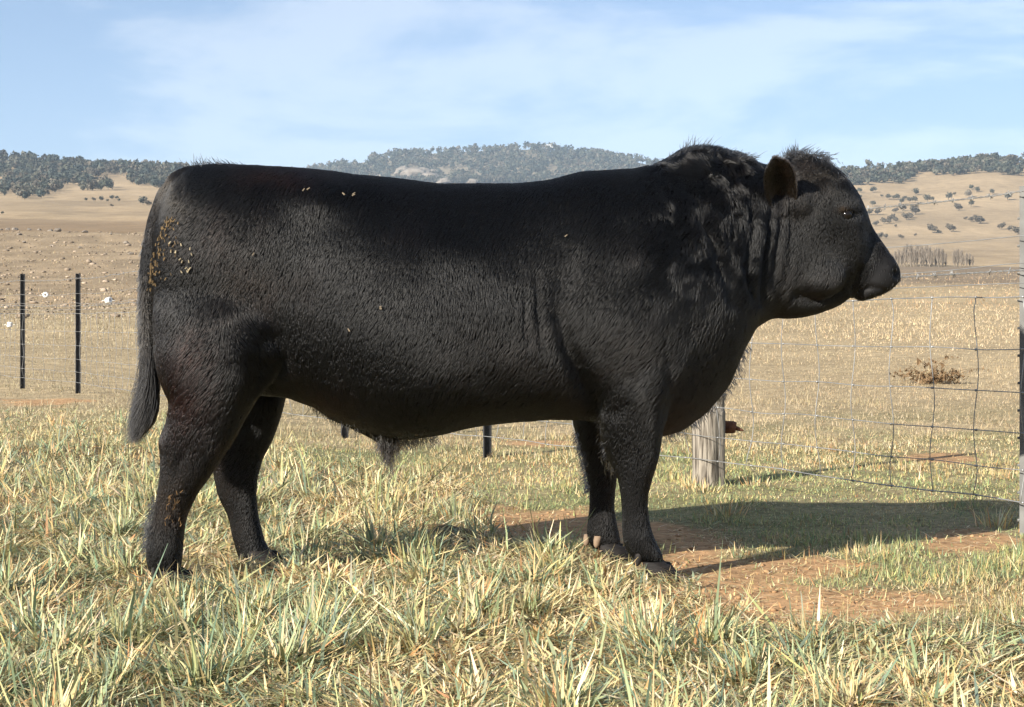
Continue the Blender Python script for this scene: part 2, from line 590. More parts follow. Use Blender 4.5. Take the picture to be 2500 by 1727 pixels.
RT = [((2050 + a / 3.99) / S, (340 + b / 3.99) / S, w / 3.99 / S) for a, b, w in RT]
rows = {}
for px, py, w in RT:
    k = 'below the wood' if py < 440 else 'behind the top wire' if py < 478 else 'under the top wire' if py < 520 else 'at the slope foot'
    rows.setdefault(k, []).append((px, py, w))
n = 0
for k, lst in rows.items():
    for i, (px, py, w) in enumerate(sorted(lst)):
        place_tree(px, py, w * 1.02, 'gum tree on right-hand hillside %s, %s from the bull\'s face' % (k, ORD[i]), 'scattered gum trees on the right-hand hillside', 4 if n == 21 else (n * 7 + i) % 4)
        n += 1
LT = [(355, 165, 36), (500, 385, 24), (545, 385, 30), (585, 386, 34), (650, 366, 34), (680, 368, 26), (690, 392, 24), (625, 392, 20), (830, 400, 60), (860, 412, 50), (650, 415, 26), (15, 470, 22)]
for i, (a, b, w) in enumerate(sorted(LT)):
    place_tree(a / 2.38 / S, (330 + b / 2.38) / S, w / 2.38 / S, 'lone gum tree on the tan left-hand slope, %s from the left' % ORD[i], 'lone gum trees on the left slope', i % 4)

# bare poplars in a row
TWIG = noise_mat('poplar_twigs', (0.22, 0.18, 0.14), (0.36, 0.31, 0.25), 3, 0.9)
def make_poplar(kind):
    r = np.random.default_rng(300 + kind)
    root = bpy.data.objects.new('poplar', None)
    col.objects.link(root)
    g = Geo()
    g.tube([(0, 0, -0.02), (0.004, 0, 0.4), (0, 0.003, 0.98)], [0.03, 0.02, 0.006], 6)
    g.obj('trunk', TWIG, root)
    g = Geo()
    for k in range(210):
        a, z0 = r.uniform(0, 6.28), r.uniform(0.04, 0.75)
        L = r.uniform(0.22, 0.42) * (1.12 - z0)
        s = r.uniform(0.06, 0.24) * (1 - 0.55 * z0)
        ca, sa = math.cos(a), math.sin(a)
        g.tube([(0, 0, z0), (s * 0.7 * ca, s * 0.7 * sa, z0 + L * 0.5), (s * ca, s * sa, z0 + L)], [0.011, 0.009, 0.005], 3, False)
    g.obj('branches', TWIG, root)
    return root
pops = [make_poplar(k) for k in range(4)]
PO = [(470, 1110), (492, 1080), (518, 1095), (542, 1045), (575, 1030), (605, 1035), (635, 985), (660, 970), (692, 960), (722, 1010), (752, 975), (790, 970), (815, 1000), (845, 985), (875, 985), (898, 1035), (935, 1012), (965, 1005), (1000, 1015), (1032, 1070), (1118, 1030), (1150, 1022), (1185, 1035), (1205, 1090), (1235, 1065), (1268, 1070), (1295, 1095)]
for i, (a, top) in enumerate(PO):
    o = pops[i] if i < 4 else copy_tree(pops[i % 4])
    px, py = (2050 + a / 3.99) / S, (340 + 1218 / 3.99) / S
    d = 395 + 6 * math.sin(i * 2.1)
    x = (px * S - CX) / F * d
    z = float(ground_z([x], [d - CD])[0])
    h = (1222 - top) / 3.99 / F * d * 1.03
    o.location = (x, d - CD, z - 0.1)
    o.scale = (h * 0.62, h * 0.62, h)
    o.rotation_euler = (0, 0, i * 1.3)
    o['label'] = 'leafless upright poplar in the distant row, number %s from the bull\'s nose' % (ORD[i] if i < 20 else 'twenty-' + ORD[i - 20])
    o['category'] = 'tree'
    o['group'] = 'row of bare poplars'

# ------------------------------------------------------------------ rocks
GRANITE = noise_mat('granite', (0.15, 0.125, 0.10), (0.27, 0.235, 0.195), 1.5, 0.9, bump=0.6)
def rock_mesh(seed, name):
    bm = bmesh.new()
    bmesh.ops.create_icosphere(bm, subdivisions=3, radius=1)
    v = np.array([q.co for q in bm.verts])
    k = 1 + 0.28 * vnoise(v, 1.1, seed) + 0.12 * vnoise(v, 2.7, seed + 1)
    r = np.random.default_rng(seed)
    for _ in range(7):                                   # broken faces
        nn = r.normal(0, 1, 3)
        nn /= np.linalg.norm(nn)
        dd = (v * k[:, None]) @ nn
        lim = r.uniform(0.6, 0.85)
        over = np.maximum(dd - lim, 0)
        v2 = v * k[:, None] - over[:, None] * nn * 0.9
        nv = np.linalg.norm(v2, axis=1)
        k = nv
        v = v2 / nv[:, None]
    for q, a, b in zip(bm.verts, v, k):
        q.co = Vector(a * b)
    me = bpy.data.meshes.new(name)
    bm.to_mesh(me)
    bm.free()
    return me
rocks = [rock_mesh(s, 'boulder') for s in (1, 5, 9, 14)]
for m_ in rocks:
    m_.materials.append(GRANITE)
BO = [(8, 556, 22, 'low'), (45, 556, 34, 'long'), (88, 553, 42, 'broad'), (170, 556, 32, 'flat'), (230, 556, 26, 'dark'), (112, 584, 32, 'low'), (290, 564, 36, 'humped'), (335, 572, 50, 'broad'), (495, 577, 32, 'flat'),
      (735, 625, 36, 'square'), (303, 636, 28, 'leaning'), (465, 664, 26, 'upright'), (760, 704, 38, 'round'), (345, 560, 22, 'small'), (645, 585, 20, 'small'), (140, 628, 24, 'low')]
for i, (a, b, w, adj) in enumerate(sorted(BO)):
    x, y, z, d = ray_ground(a / 2.38 / S, (330 + b / 2.38) / S)
    s = px_size(w / 2.38 / S, d) * 0.5
    o = add_obj('boulder', rocks[i % 4])
    o.location = (x, y, z + s * 0.25)
    o.scale = (s, s, s * 0.62)
    o.rotation_euler = (rng.uniform(-.2, .2), rng.uniform(-.2, .2), rng.uniform(0, 6))
    o['label'] = '%s pale granite boulder on the stony slope, %s from the left edge' % (adj, ORD[i])
    o['category'] = 'boulder'
    o['group'] = 'boulders on the stony slope'
OUT = [(938, 398, 74, 30), (905, 392, 40, 22), (972, 402, 56, 26), (1000, 408, 40, 18), (985, 384, 36, 10), (1065, 424, 36, 14), (865, 404, 36, 16), (840, 384, 22, 12), (1120, 372, 24, 8), (1198, 386, 22, 8), (1440, 390, 40, 14), (1085, 345, 18, 6)]
for i, (px, py, w, h) in enumerate(sorted(OUT)):
    top = float(np.interp(px, HILL_X, HILL_Y))
    d = math.exp(np.interp(py, [top, top + 62], [math.log(2400), math.log(1950)]))
    x = (px * S - CX) / F * d
    o = add_obj('granite_outcrop', rocks[(i * 3) % 4])
    z = float(ground_z([x], [d - CD])[0])
    sx, sz = px_size(w, d) * 0.5, px_size(h, d) * 0.62
    o.location = (x, d - CD, z + sz * 0.4)
    o.scale = (sx, sx * 0.7, sz)
    o.rotation_euler = (0, rng.uniform(-.25, .1), rng.uniform(-0.5, .5))
    o['label'] = 'bare granite slab on the bushy hill above the bull\'s back, %s from left' % ORD[i]
    o['category'] = 'rock outcrop'
    o['group'] = 'granite slabs on the middle hill'
# small white house on the hilltop
hx, hy, hz, hd = None, None, None, 2390
hx = (1240 * S - CX) / F * hd
hz = float(ground_z([hx], [hd - CD])[0]) + 4
hr = empty('hilltop_house', (hx, hd - CD, hz - 4), 'tiny white house on the crest of the middle hill', 'house')
WHITEW = noise_mat('white_render', (0.74, 0.73, 0.70), (0.82, 0.81, 0.78), 2, 0.7)
g = Geo(); g.box((hx - 5, hd - CD - 3, hz - 4.5), (hx + 5, hd - CD + 3, hz + 3)); wl = g.obj('wall', WHITEW, hr, False)
g = Geo()
g.add([(hx - 5.5, hd - CD - 3.6, hz + 3.01), (hx + 5.5, hd - CD - 3.6, hz + 3.01), (hx + 5.5, hd - CD + 3.6, hz + 3.01), (hx - 5.5, hd - CD + 3.6, hz + 3.01), (hx - 5.5, hd - CD, hz + 5), (hx + 5.5, hd - CD, hz + 5)],
      [[0, 1, 5, 4], [2, 3, 4, 5], [1, 2, 5], [3, 0, 4], [3, 2, 1, 0]])
g.obj('roof', noise_mat('pale_roof', (0.5, 0.5, 0.5), (0.62, 0.62, 0.62), 2, 0.5), hr, False)
g = Geo(); g.box((hx - 1.5, hd - CD - 3.06, hz - 1), (hx + 1.2, hd - CD - 3.01, hz + 1.5)); g.obj('window', noise_mat('window_glass', (0.05, 0.06, 0.07), (0.08, 0.09, 0.1), 1, 0.1), wl, False)

# loose stones and tussocks on the slope (uncountable)
V, Fc, C, k0 = [], [], [], 0
base = np.array([q.co for q in rock_mesh(22, 'tmp').vertices])
ico = bmesh.new(); bmesh.ops.create_icosphere(ico, subdivisions=1, radius=1)
iv = np.array([q.co for q in ico.verts]); ifc = np.array([[w.index for w in q.verts] for q in ico.faces]); ico.free()
for _ in range(1900):
    px = rng.uniform(-250, 620)
    d = math.exp(rng.uniform(math.log(55), math.log(205)))
    x = (px * S - CX) / F * d
    z = float(ground_z([x], [d - CD])[0])
    s = rng.uniform(0.03, 0.11) * (1.9 if rng.random() < 0.08 else 1) * (d / 100) ** 0.55
    v = iv * (1 + 0.3 * rng.normal(0, 1, (len(iv), 1)) * 0.6) * np.array((s * rng.uniform(0.8, 1.7), s, s * rng.uniform(0.4, 0.8)))
    V.append(v + np.array((x, d - CD, z + s * 0.25)))
    Fc.append(ifc + k0); k0 += len(iv)
    cc = np.array((0.44, 0.35, 0.26)) if rng.random() < 0.22 else np.array((0.24, 0.19, 0.14))
    C.append(np.tile(cc * rng.uniform(0.7, 1.2), (len(iv), 1)))
me = mesh_np('field_stones', np.concatenate(V), np.concatenate(Fc), False)
set_col(me, 'col', np.concatenate(C))
add_obj('field_stones', me, None, attr_mat('field_stone', 0.9, noise=0.25, nscale=6), kind='stuff', label='loose stones scattered over the brown slope', category='stones')

# ------------------------------------------------------------------ grass
def blades(name, x, y, z, h, w, az, lean, curl, colr, mat, label, levels=3, twist=None, tip=0.12):
    """one flat tapering blade per entry, bending over as it rises"""
    n = len(x)
    ca, sa = np.cos(az), np.sin(az)
    wa = az + np.pi / 2 + (twist if twist is not None else 0)
    wx, wy = np.cos(wa), np.sin(wa)
    V = []
    px_, pz = np.zeros(n), np.zeros(n)
    ang = lean.copy()
    ts = np.linspace(0, 1, levels)
    prev = 0
    for i, t in enumerate(ts):
        if i:
            seg = h * (t - prev)
            px_ = px_ + np.sin(ang) * seg
            pz = pz + np.cos(ang) * seg
            ang = ang + curl / (levels - 1)
        prev = t
        cx_, cy_, cz_ = x + px_ * ca, y + px_ * sa, z + np.maximum(pz, 0.004)
        ww = w * (1 - (1 - tip) * t ** 1.6) * 0.5 * (0.75 + 0.5 * min(1, t * 3) * (1 - t) + 0.25)
        V.append(np.stack([cx_ - wx * ww, cy_ - wy * ww, cz_], 1))
        V.append(np.stack([cx_ + wx * ww, cy_ + wy * ww, cz_], 1))
    V = np.stack(V, 1).reshape(-1, 3)
    m = 2 * levels
    b = np.arange(n) * m
    fc = [np.stack([b + 2 * i, b + 2 * i + 1, b + 2 * i + 3, b + 2 * i + 2], 1) for i in range(levels - 1)]
    me = mesh_np(name, V, np.concatenate(fc), True)
    set_col(me, 'col', np.repeat(np.clip(colr, 0.005, 0.9), m, 0))
    return add_obj(name, me, None, mat, kind='stuff', label=label, category='grass')

GRASS = attr_mat('grass_blade', rough=0.55, transl=0.12, spec=0.25)
PAL = 1.08 * np.array([(0.58, 0.44, 0.21), (0.66, 0.54, 0.30), (0.45, 0.43, 0.21), (0.30, 0.345, 0.19), (0.20, 0.26, 0.175), (0.48, 0.27, 0.12), (0.72, 0.62, 0.40)])
def pick(prob, n):
    c = PAL[rng.choice(len(PAL), n, p=np.array(prob) / sum(prob))]
    return c * rng.uniform(0.72, 1.2, (n, 1)) * (1 + rng.normal(0, 0.05, (n, 3)))

def scatter(n, d0, d1, power=1.0, lo=-330, hi=2640):
    """n places over the ground in view and to each side, denser towards the camera"""
    t = rng.uniform(0, 1, n)
    d = d0 * (d1 / d0) ** (t ** power)
    px = rng.uniform(lo, hi, n)
    wide = rng.random(n) < (0.16 if d1 < 13 else 0.08)             # thinner cover beyond the sides of the view
    px = np.where(wide, np.where(rng.random(n) < 0.5, rng.uniform(lo - 620, lo, n), rng.uniform(hi, hi + 620, n)), px)
    return (px * S - CX) / F * d, d - CD, d, px

# tall cereal grass in the foreground and to the left: tufts of blades
def tall_grass(n, d0, d1, name, hmul, wmul, power=1.0, lo=-330, hi=2640):
    x, y, d, px = scatter(n, d0, d1, power, lo, hi)
    cell = 0.21                                           # gather blades into tufts
    ix, iy = np.floor(x / cell).astype(np.int64), np.floor(y / cell).astype(np.int64)
    ux, uy, us = hash3(ix, iy, ix * 0 + 1), hash3(ix, iy, ix * 0 + 2), hash3(ix, iy, ix * 0 + 3)
    tx, ty = (ix + ux) * cell, (iy + uy) * cell
    pull = np.where(rng.random(n) < 0.30 + 0.45 * us, rng.uniform(0.35, 0.92, n), 0.0)
    x, y = x + (tx - x) * pull, y + (ty - y) * pull
    d = y + CD
    px = (x / d * F + CX) / S
    py = (HZ + F * CH / d) / S
    edge = long_edge(px) + (26 + 26 * sstep(700, 300, px)) * vn2(x, y, 1.6, 51) + 12 * vn2(x, y, 6.0, 52)
    dm = dirt_mask(px, py, x, y)
    keep = (py > edge) & (rng.random(n) > dm * 0.8)
    sparse = sstep(0.10, 0.55, vn2(x, y, 1.8, 57)) * sstep(940, 1010, px)
    keep &= rng.random(n) > 0.35 * sparse
    x, y, d, us, px, py, edge = (q[keep] for q in (x, y, d, us, px, py, edge))
    n = len(x)
    green = sstep(-0.35, 0.45, vn2(x, y, 2.3, 53) + 0.7 * (us - 0.5) + 0.15)
    gr = rng.random(n) < (0.10 + 0.56 * green)
    c = np.where(gr[:, None], pick([1, 1, 5, 6, 4.5, 0.3, 1], n), pick([5, 5, 1.5, 0.4, 0.2, 1.3, 2.5], n))
    tall = 0.62 + 0.85 * us ** 2
    h = hmul * tall * rng.gamma(3.2, 1 / 3.2, n) * np.where(gr, 1.15, 0.85) * (0.40 + 0.60 * sstep(0, 70 + 110 * sstep(900, 400, px), py - edge))
    cl = rng.random(n) < 0.56                             # fallen straw
    lean = np.where(cl, rng.uniform(0.9, 1.5, n), np.abs(rng.normal(0.38, 0.40, n)))
    curl = np.where(cl, rng.uniform(-0.1, 0.5, n), np.abs(rng.normal(0.35, 0.45, n)))
    tcx, tcy = tx[keep], ty[keep]
    az = np.arctan2(y - tcy + rng.normal(0, 0.03, n), x - tcx + rng.normal(0, 0.03, n)) + rng.normal(0, 0.5, n)
    w = wmul * rng.uniform(0.35, 1.3, n)
    z = ground_z(x, y) - 0.004 + np.where(cl, rng.uniform(0, 0.045, n), 0)
    blades(name, x, y, z, h, w, az, lean, curl, c, GRASS, 'tall pale green and straw cereal grass around the bull\'s hooves', 3, rng.normal(0, 0.7, n))
tall_grass(235000, 2.9, 7.6, 'tall_grass', 0.054, 0.0080, 1.0)
tall_grass(65000, 7.4, 15.5, 'tall_grass', 0.075, 0.0085, 1.0, -330, 1300)

n = 160000
x, y, d, px = scatter(n, 2.9, 9.5)
py = (HZ + F * CH / d) / S
keep = (py > long_edge(px) - 6 + 20 * vn2(x, y, 2.2, 51)) & (rng.random(n) > dirt_mask(px, py, x, y))
x, y = x[keep], y[keep]; n = len(x)
th_c = np.where((rng.random(n) < 0.3)[:, None], pick([1, 1, 3, 3, 1.5, 1, 1], n), pick([5, 4, 1, 0.3, 0, 3, 2], n)) * (0.66 + 0.25 * vn2(x, y, 3.0, 58))[:, None]  # straw colours dimmed so the gaps between standing blades look shaded
blades('thatch', x, y, ground_z(x, y) + rng.uniform(0, 0.03, n), rng.uniform(0.015, 0.075, n), rng.uniform(0.0015, 0.006, n), rng.uniform(0, 6.28, n), rng.uniform(1.0, 1.6, n), rng.normal(0, 0.45, n), th_c, GRASS, 'matted dead thatch under the tall grass', 2, rng.normal(0, 0.5, n), 0.4)
# a few big tufts that stand out
def tuft(px, py, n, h, spread, greenp):
    x0, y0, d0 = flat_pt(px, py)
    az = rng.uniform(0, 6.28, n)
    rr = rng.uniform(0, 0.09, n)
    x, y = x0 + rr * np.cos(az), y0 + rr * np.sin(az)
    gr = rng.random(n) < greenp
    c = np.where(gr[:, None], pick([1, 1, 4, 6, 5, 0, 0.5], n), pick([5, 4, 1, 0, 0, 2, 2], n))
    return x, y, np.zeros(n) - 0.004, 0.74 * h * rng.uniform(0.4, 1.1, n), rng.uniform(0.003, 0.008, n), az, np.abs(rng.normal(0.12, spread, n)), np.abs(rng.normal(0.25, 0.3, n)), c
T = [tuft(*a) for a in ((1030, 1178, 60, 0.17, 0.3, 0.65), (1070, 1190, 40, 0.14, 0.35, 0.4), (690, 1255, 34, 0.15, 0.15, 0.7), (850, 1150, 40, 0.13, 0.5, 0.6), (930, 1170, 40, 0.12, 0.45, 0.4), (560, 1300, 30, 0.13, 0.4, 0.5), (1110, 1440, 60, 0.17, 0.4, 0.5), (1190, 1250, 40, 0.1, 0.5, 0.6), (1470, 1312, 45, 0.11, 0.5, 0.8), (1820, 1440, 40, 0.17, 0.4, 0.5), (2190, 1460, 50, 0.13, 0.4, 0.8), (400, 1375, 40, 0.17, 0.35, 0.7), (250, 1290, 50, 0.19, 0.3, 0.8), (120, 1330, 50, 0.18, 0.4, 0.5), (130, 960, 40, 0.2, 0.3, 0.1), (470, 1440, 60, 0.17, 0.3, 0.7), (90, 1540, 50, 0.16, 0.4, 0.5), (1560, 1560, 60, 0.14, 0.5, 0.8), (2130, 1560, 60, 0.14, 0.5, 0.7), (860, 1500, 50, 0.15, 0.5, 0.6), (1330, 1500, 50, 0.13, 0.5, 0.5), (2250, 1190, 40, 0.16, 0.5, 0.0), (1640, 1165, 50, 0.14, 0.5, 0.15), (1590, 1110, 70, 0.10, 0.6, 0.2), (1700, 1095, 50, 0.09, 0.6, 0.5), (1560, 1100, 40, 0.11, 0.5, 0.1))]
T = [np.concatenate([t[i] for t in T]) for i in range(9)]
blades('grass_tufts', *T, GRASS, 'taller grass tufts standing above the pasture', 4, rng.normal(0, 0.6, len(T[0])))

# short grazed pasture between the bull and the fence and beyond
def short_grass(n, d0, d1, h0, w0, name, label, prob_g, prob_d, power=1.0, seed=61, flatten=0.5):
    x, y, d, px = scatter(n, d0, d1, power)
    py = np.where(d < 18, (HZ + F * CH / d) / S, ground_py(px, d))
    keep = ~((py > long_edge(px) + 14 + 60 * sstep(900, 400, px)) & (d < 15.5))
    dm = dirt_mask(px, py, x, y)
    keep &= rng.random(n) > dm * 0.9
    x, y, d, px = x[keep], y[keep], d[keep], px[keep]
    n = len(x)
    z = ground_z(x, y) - 0.003
    gmix = sstep(-0.4, 0.4, vn2(x, y, 1.1, seed) + 0.6 * vn2(x, y, 3.7, seed + 1) + 0.25 * sstep(15, 9, d) - 0.08 - 0.75 * sstep(8.5, 15, d) + 0.45 * sstep(900, 400, px) * sstep(26, 14, d))
    gr = rng.random(n) < gmix * 0.85
    c = np.where(gr[:, None], pick(prob_g, n) * np.array((0.95, 1.0, 0.85)), pick(prob_d, n))
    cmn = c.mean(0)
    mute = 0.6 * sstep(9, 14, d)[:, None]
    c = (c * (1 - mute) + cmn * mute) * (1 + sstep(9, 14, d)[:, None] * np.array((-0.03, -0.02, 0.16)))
    lf = sstep(1300, 300, px)[:, None] * sstep(10, 20, d)[:, None]
    c = c * (0.84 + 0.16 * vn2(x, y, 0.35, seed + 5) + 0.12 * vn2(x, y, 1.3, seed + 6))[:, None]
    c = c * (1 - 0.16 * lf) * (1 - lf * np.array((0.06, 0, 0.0)))
    tuf = 0.6 + 0.9 * sstep(0.1, 0.7, vn2(x, y, 5.0, seed + 2)) 
    h = h0 * tuf * rng.gamma(4, 0.25, n) * (0.8 + 0.5 * vn2(x, y, 0.6, seed + 7)) * (1 if d0 < 20 or d0 > 60 else 0.3 + 0.7 * sstep(27, 50, d))
    fl = rng.random(n) < flatten
    lean = np.where(fl, rng.uniform(0.9, 1.5, n), np.abs(rng.normal(0.35, 0.35, n)))
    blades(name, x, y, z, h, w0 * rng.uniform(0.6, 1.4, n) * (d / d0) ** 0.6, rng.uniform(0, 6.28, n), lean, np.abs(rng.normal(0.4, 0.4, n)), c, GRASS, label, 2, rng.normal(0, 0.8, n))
short_grass(290000, 4.3, 12.0, 0.031, 0.0034, 'short_grass', 'short green and tan pasture between the bull and the fence', [1, 1, 5, 6, 2, 0.2, 0.5], [5, 4, 1.5, 0.3, 0, 2, 2])
short_grass(180000, 11.5, 30.0, 0.046, 0.0046, 'dry_grass', 'dry tan pasture beyond the wire fence', [3, 2, 4, 4, 1, 0.3, 0.5], [6, 4, 1, 0, 0, 2, 2], 0.9, 71, 0.62)
short_grass(95000, 28.0, 72.0, 0.11, 0.014, 'dry_grass', 'taller straw-coloured grass at the back of the paddock', [4, 3, 3, 1, 0, 0.6, 1], [6, 5, 0.6, 0, 0, 2, 2], 0.9, 81, 0.45)
short_grass(40000, 66.0, 200.0, 0.16, 0.035, 'slope_tussocks', 'low brown tussocks over the stony slope and the brown flat', [2, 1, 1, 1, 0, 2, 0], [3, 1, 0.6, 0, 0, 4, 1], 0.9, 91, 0.2)

# straw litter on the bare soil
n = 16000
x, y, d, px = scatter(n, 4.6, 9.5)
py = (HZ + F * CH / d) / S
keep = dirt_mask(px, py, x, y) > 0.25
x, y = x[keep], y[keep]; n = len(x)
blades('straw_litter', x, y, ground_z(x, y) + 0.002, rng.uniform(0.012, 0.06, n), rng.uniform(0.002, 0.005, n), rng.uniform(0, 6.28, n), rng.uniform(1.2, 1.55, n), rng.normal(0, 0.2, n), pick([5, 4, 1, 0, 0, 2, 3], n), GRASS, 'bits of straw lying on the bare orange soil', 2, rng.normal(0, 0.3, n), 0.6)
# clods on the bare soil
V, Fc, C, k0 = [], [], [], 0
for _ in range(1100):
    px, py = rng.uniform(1050, 2420), rng.uniform(1140, 1440)
    x, y, d = flat_pt(px, py)
    if dirt_mask(np.array([px]), np.array([py]), np.array([x]), np.array([y]))[0] < 0.3:
        continue
    s = rng.gamma(2, 0.0017) + 0.002
    v = iv * (1 + 0.25 * rng.normal(0, 1, (len(iv), 1))) * np.array((s * rng.uniform(0.8, 1.5), s, s * 0.7))
    V.append(v + np.array((x, y, float(ground_z([x], [y])[0]) + s * 0.2))); Fc.append(ifc + k0); k0 += len(iv)
    C.append(np.tile(BARE * rng.uniform(0.65, 1.05), (len(iv), 1)))
me = mesh_np('soil_clods', np.concatenate(V), np.concatenate(Fc), False)
set_col(me, 'col', np.concatenate(C))
add_obj('soil_clods', me, None, attr_mat('soil_clod', 0.95), kind='stuff', label='crumbs of orange soil on the bare patch', category='soil')

# ------------------------------------------------------------------ fence
DARKSTEEL = noise_mat('black_steel', (0.012, 0.013, 0.015), (0.035, 0.035, 0.036), 30, 0.55, spec=0.4)
GALV = noise_mat('galvanised_steel', (0.12, 0.12, 0.115), (0.19, 0.19, 0.18), 14, 0.7, metal=0.0)
WIRE = noise_mat('fence_wire', (0.22, 0.22, 0.215), (0.42, 0.42, 0.41), 9, 0.45, metal=0.5)
RUST = noise_mat('rusty_iron', (0.10, 0.045, 0.03), (0.20, 0.09, 0.05), 40, 0.9, bump=0.3)
PORC = noise_mat('white_porcelain', (0.78, 0.78, 0.76), (0.85, 0.85, 0.83), 10, 0.25, spec=0.5)

def picket(x, d, h, label, mat, w=0.032, rot=0.5, group='black steel pickets of the fence'):
    """Y-section steel post with studs"""
    y = d - CD
    z0 = float(ground_z([x], [y])[0])
    root = empty('fence_picket', (x, y, z0), label, 'fence post', group)
    g = Geo()
    t = 0.0035
    for k in range(3):
        a = rot + k * 2.0944
        dx, dy = math.cos(a), math.sin(a)
        nx, ny = -dy * t, dx * t
        L = w * (1.0 if k else 0.8)
        v = []
        for z in (z0 - 0.15, z0 + h):
            v += [(x + nx, y + ny, z), (x - nx, y - ny, z), (x + dx * L - nx, y + dy * L - ny, z), (x + dx * L + nx, y + dy * L + ny, z)]
        g.add(v, [[0, 1, 2, 3], [7, 6, 5, 4], [0, 4, 5, 1], [1, 5, 6, 2], [2, 6, 7, 3], [3, 7, 4, 0]])
    post = g.obj('post', mat, root, False)
    g = Geo()
    a = rot
    for k in range(int(h / 0.11)):
        z = z0 + 0.06 + k * 0.11
        px_, py_ = x + math.cos(a) * w * 0.8, y + math.sin(a) * w * 0.8
        g.tube([(px_, py_, z), (px_ + math.cos(a) * 0.008, py_ + math.sin(a) * 0.008, z)], 0.006, 6)
    g.obj('studs', mat, post, False, kind='stuff')
    return root

d1 = ray_ground(175, 888)[3]; d2 = ray_ground(50, 878)[3]
X1, X2 = (175 * S - CX) / F * d1, (50 * S - CX) / F * d2
FP = [(2.60, 5.35), (2.052, 6.44), (1.02, 8.46), (-0.165, 10.2), (-1.24, 11.85), (-2.55, 14.2), (-3.9, 16.7), (X1, d1), (X2, d2), (-8.6, 24.6), (-11.5, 30)]
picket(2.062, 6.44, 1.40, 'grey galvanised steel post at the right edge of the picture', GALV, 0.036, 2.6, 'grey steel posts')
picket(FP[3][0], FP[3][1], 1.38, 'black steel post seen under the belly just behind the front legs', DARKSTEEL, 0.036, 2.2)
picket(FP[4][0], FP[4][1], 1.38, 'black steel post whose foot shows under the belly beside the hind leg', DARKSTEEL, 0.036, 2.2)
picket(FP[5][0], FP[5][1], 1.38, 'black steel post of the fence hidden behind the flank of the bull', DARKSTEEL, 0.036, 2.2)
picket(X1, d1, 1.44, 'black studded steel post nearer to the bull\'s tail', DARKSTEEL, 0.036, 2.2)
picket(X2, d2, 1.46, 'black studded steel post nearest the left edge', DARKSTEEL, 0.036, 2.2)

# weathered timber stump with an old post behind it
WOOD, wt_, wb = new_mat('weathered_wood')
wtc = wt_.nodes.new('ShaderNodeTexCoord')
wmp = wt_.nodes.new('ShaderNodeMapping'); wmp.inputs['Scale'].default_value = (30, 30, 2.2)
wn = wt_.nodes.new('ShaderNodeTexNoise'); wn.inputs['Scale'].default_value = 2.2; wn.inputs['Detail'].default_value = 9; wn.inputs['Distortion'].default_value = 0.8
wr = wt_.nodes.new('ShaderNodeValToRGB')
wr.color_ramp.elements[0].position = 0.36; wr.color_ramp.elements[0].color = (0.06, 0.048, 0.036, 1)
wr.color_ramp.elements[1].position = 0.56; wr.color_ramp.elements[1].color = (0.30, 0.265, 0.215, 1)
wbp = wt_.nodes.new('ShaderNodeBump'); wbp.inputs['Strength'].default_value = 1.0; wbp.inputs['Distance'].default_value = 0.012
wt_.links.new(wtc.outputs['Object'], wmp.inputs['Vector']); wt_.links.new(wmp.outputs['Vector'], wn.inputs['Vector'])
wt_.links.new(wn.outputs['Fac'], wr.inputs['Fac']); wt_.links.new(wr.outputs['Color'], wb.inputs['Base Color'])
wt_.links.new(wn.outputs['Fac'], wbp.inputs['Height']); wt_.links.new(wbp.outputs['Normal'], wb.inputs['Normal'])
wb.inputs['Roughness'].default_value = 0.9
def log_post(name, x, d, h, r, label, seed, dome=0.03, lean=0.0):
    y = d - CD
    z0 = float(ground_z([x], [y])[0])
    root = empty(name, (x, y, z0), label, 'wooden post')
    rings = []
    th = np.linspace(0, 2 * np.pi, 40, endpoint=False)
    zs = list(np.linspace(-0.1, h - dome, 16)) + [h - dome * 0.5, h - dome * 0.15, h]
    rm = [1.0] * 16 + [0.93, 0.75, 0.3]
    for z, q in zip(zs, rm):
        v = np.stack([np.cos(th) * 2, np.sin(th) * 2, np.full(40, z * 2.0)], 1)
        rr = r * q * (1 + 0.09 * vnoise(v, 1.0, seed) + 0.05 * vnoise(v * np.array((1, 1, 0.15)), 3.2, seed + 1) + 0.06 * max(0, 0.1 - z) * 5)
        rings.append(np.stack([x + rr * np.cos(th) + lean * z, y + rr * np.sin(th), np.full(40, z0 + z)], 1))
    g = Geo(); g.add(*ring_mesh(rings)); g.obj('trunk', WOOD, root)
    return root, z0
st, sz0 = log_post('timber_stump', 1.03, 8.44, 0.41, 0.085, 'short weathered grey timber stump against the fence in front of the bull\'s chest', 3)
tp, tz0 = log_post('timber_post', 1.10, 8.60, 1.20, 0.036, 'slim weathered timber post standing just behind the stump', 8, 0.01)
g = Geo()
by = 8.52 - CD
g.tube([(1.12, by, 0.30), (1.17, by - 0.01, 0.30), (1.185, by - 0.012, 0.298)], [0.034, 0.034, 0.028], 10)
g.tube([(1.17, by - 0.01, 0.30), (1.20, by - 0.02, 0.29), (1.222, by - 0.03, 0.283)], [0.014, 0.01, 0.004], 8)
g.obj('brace_bolt', RUST, tp)

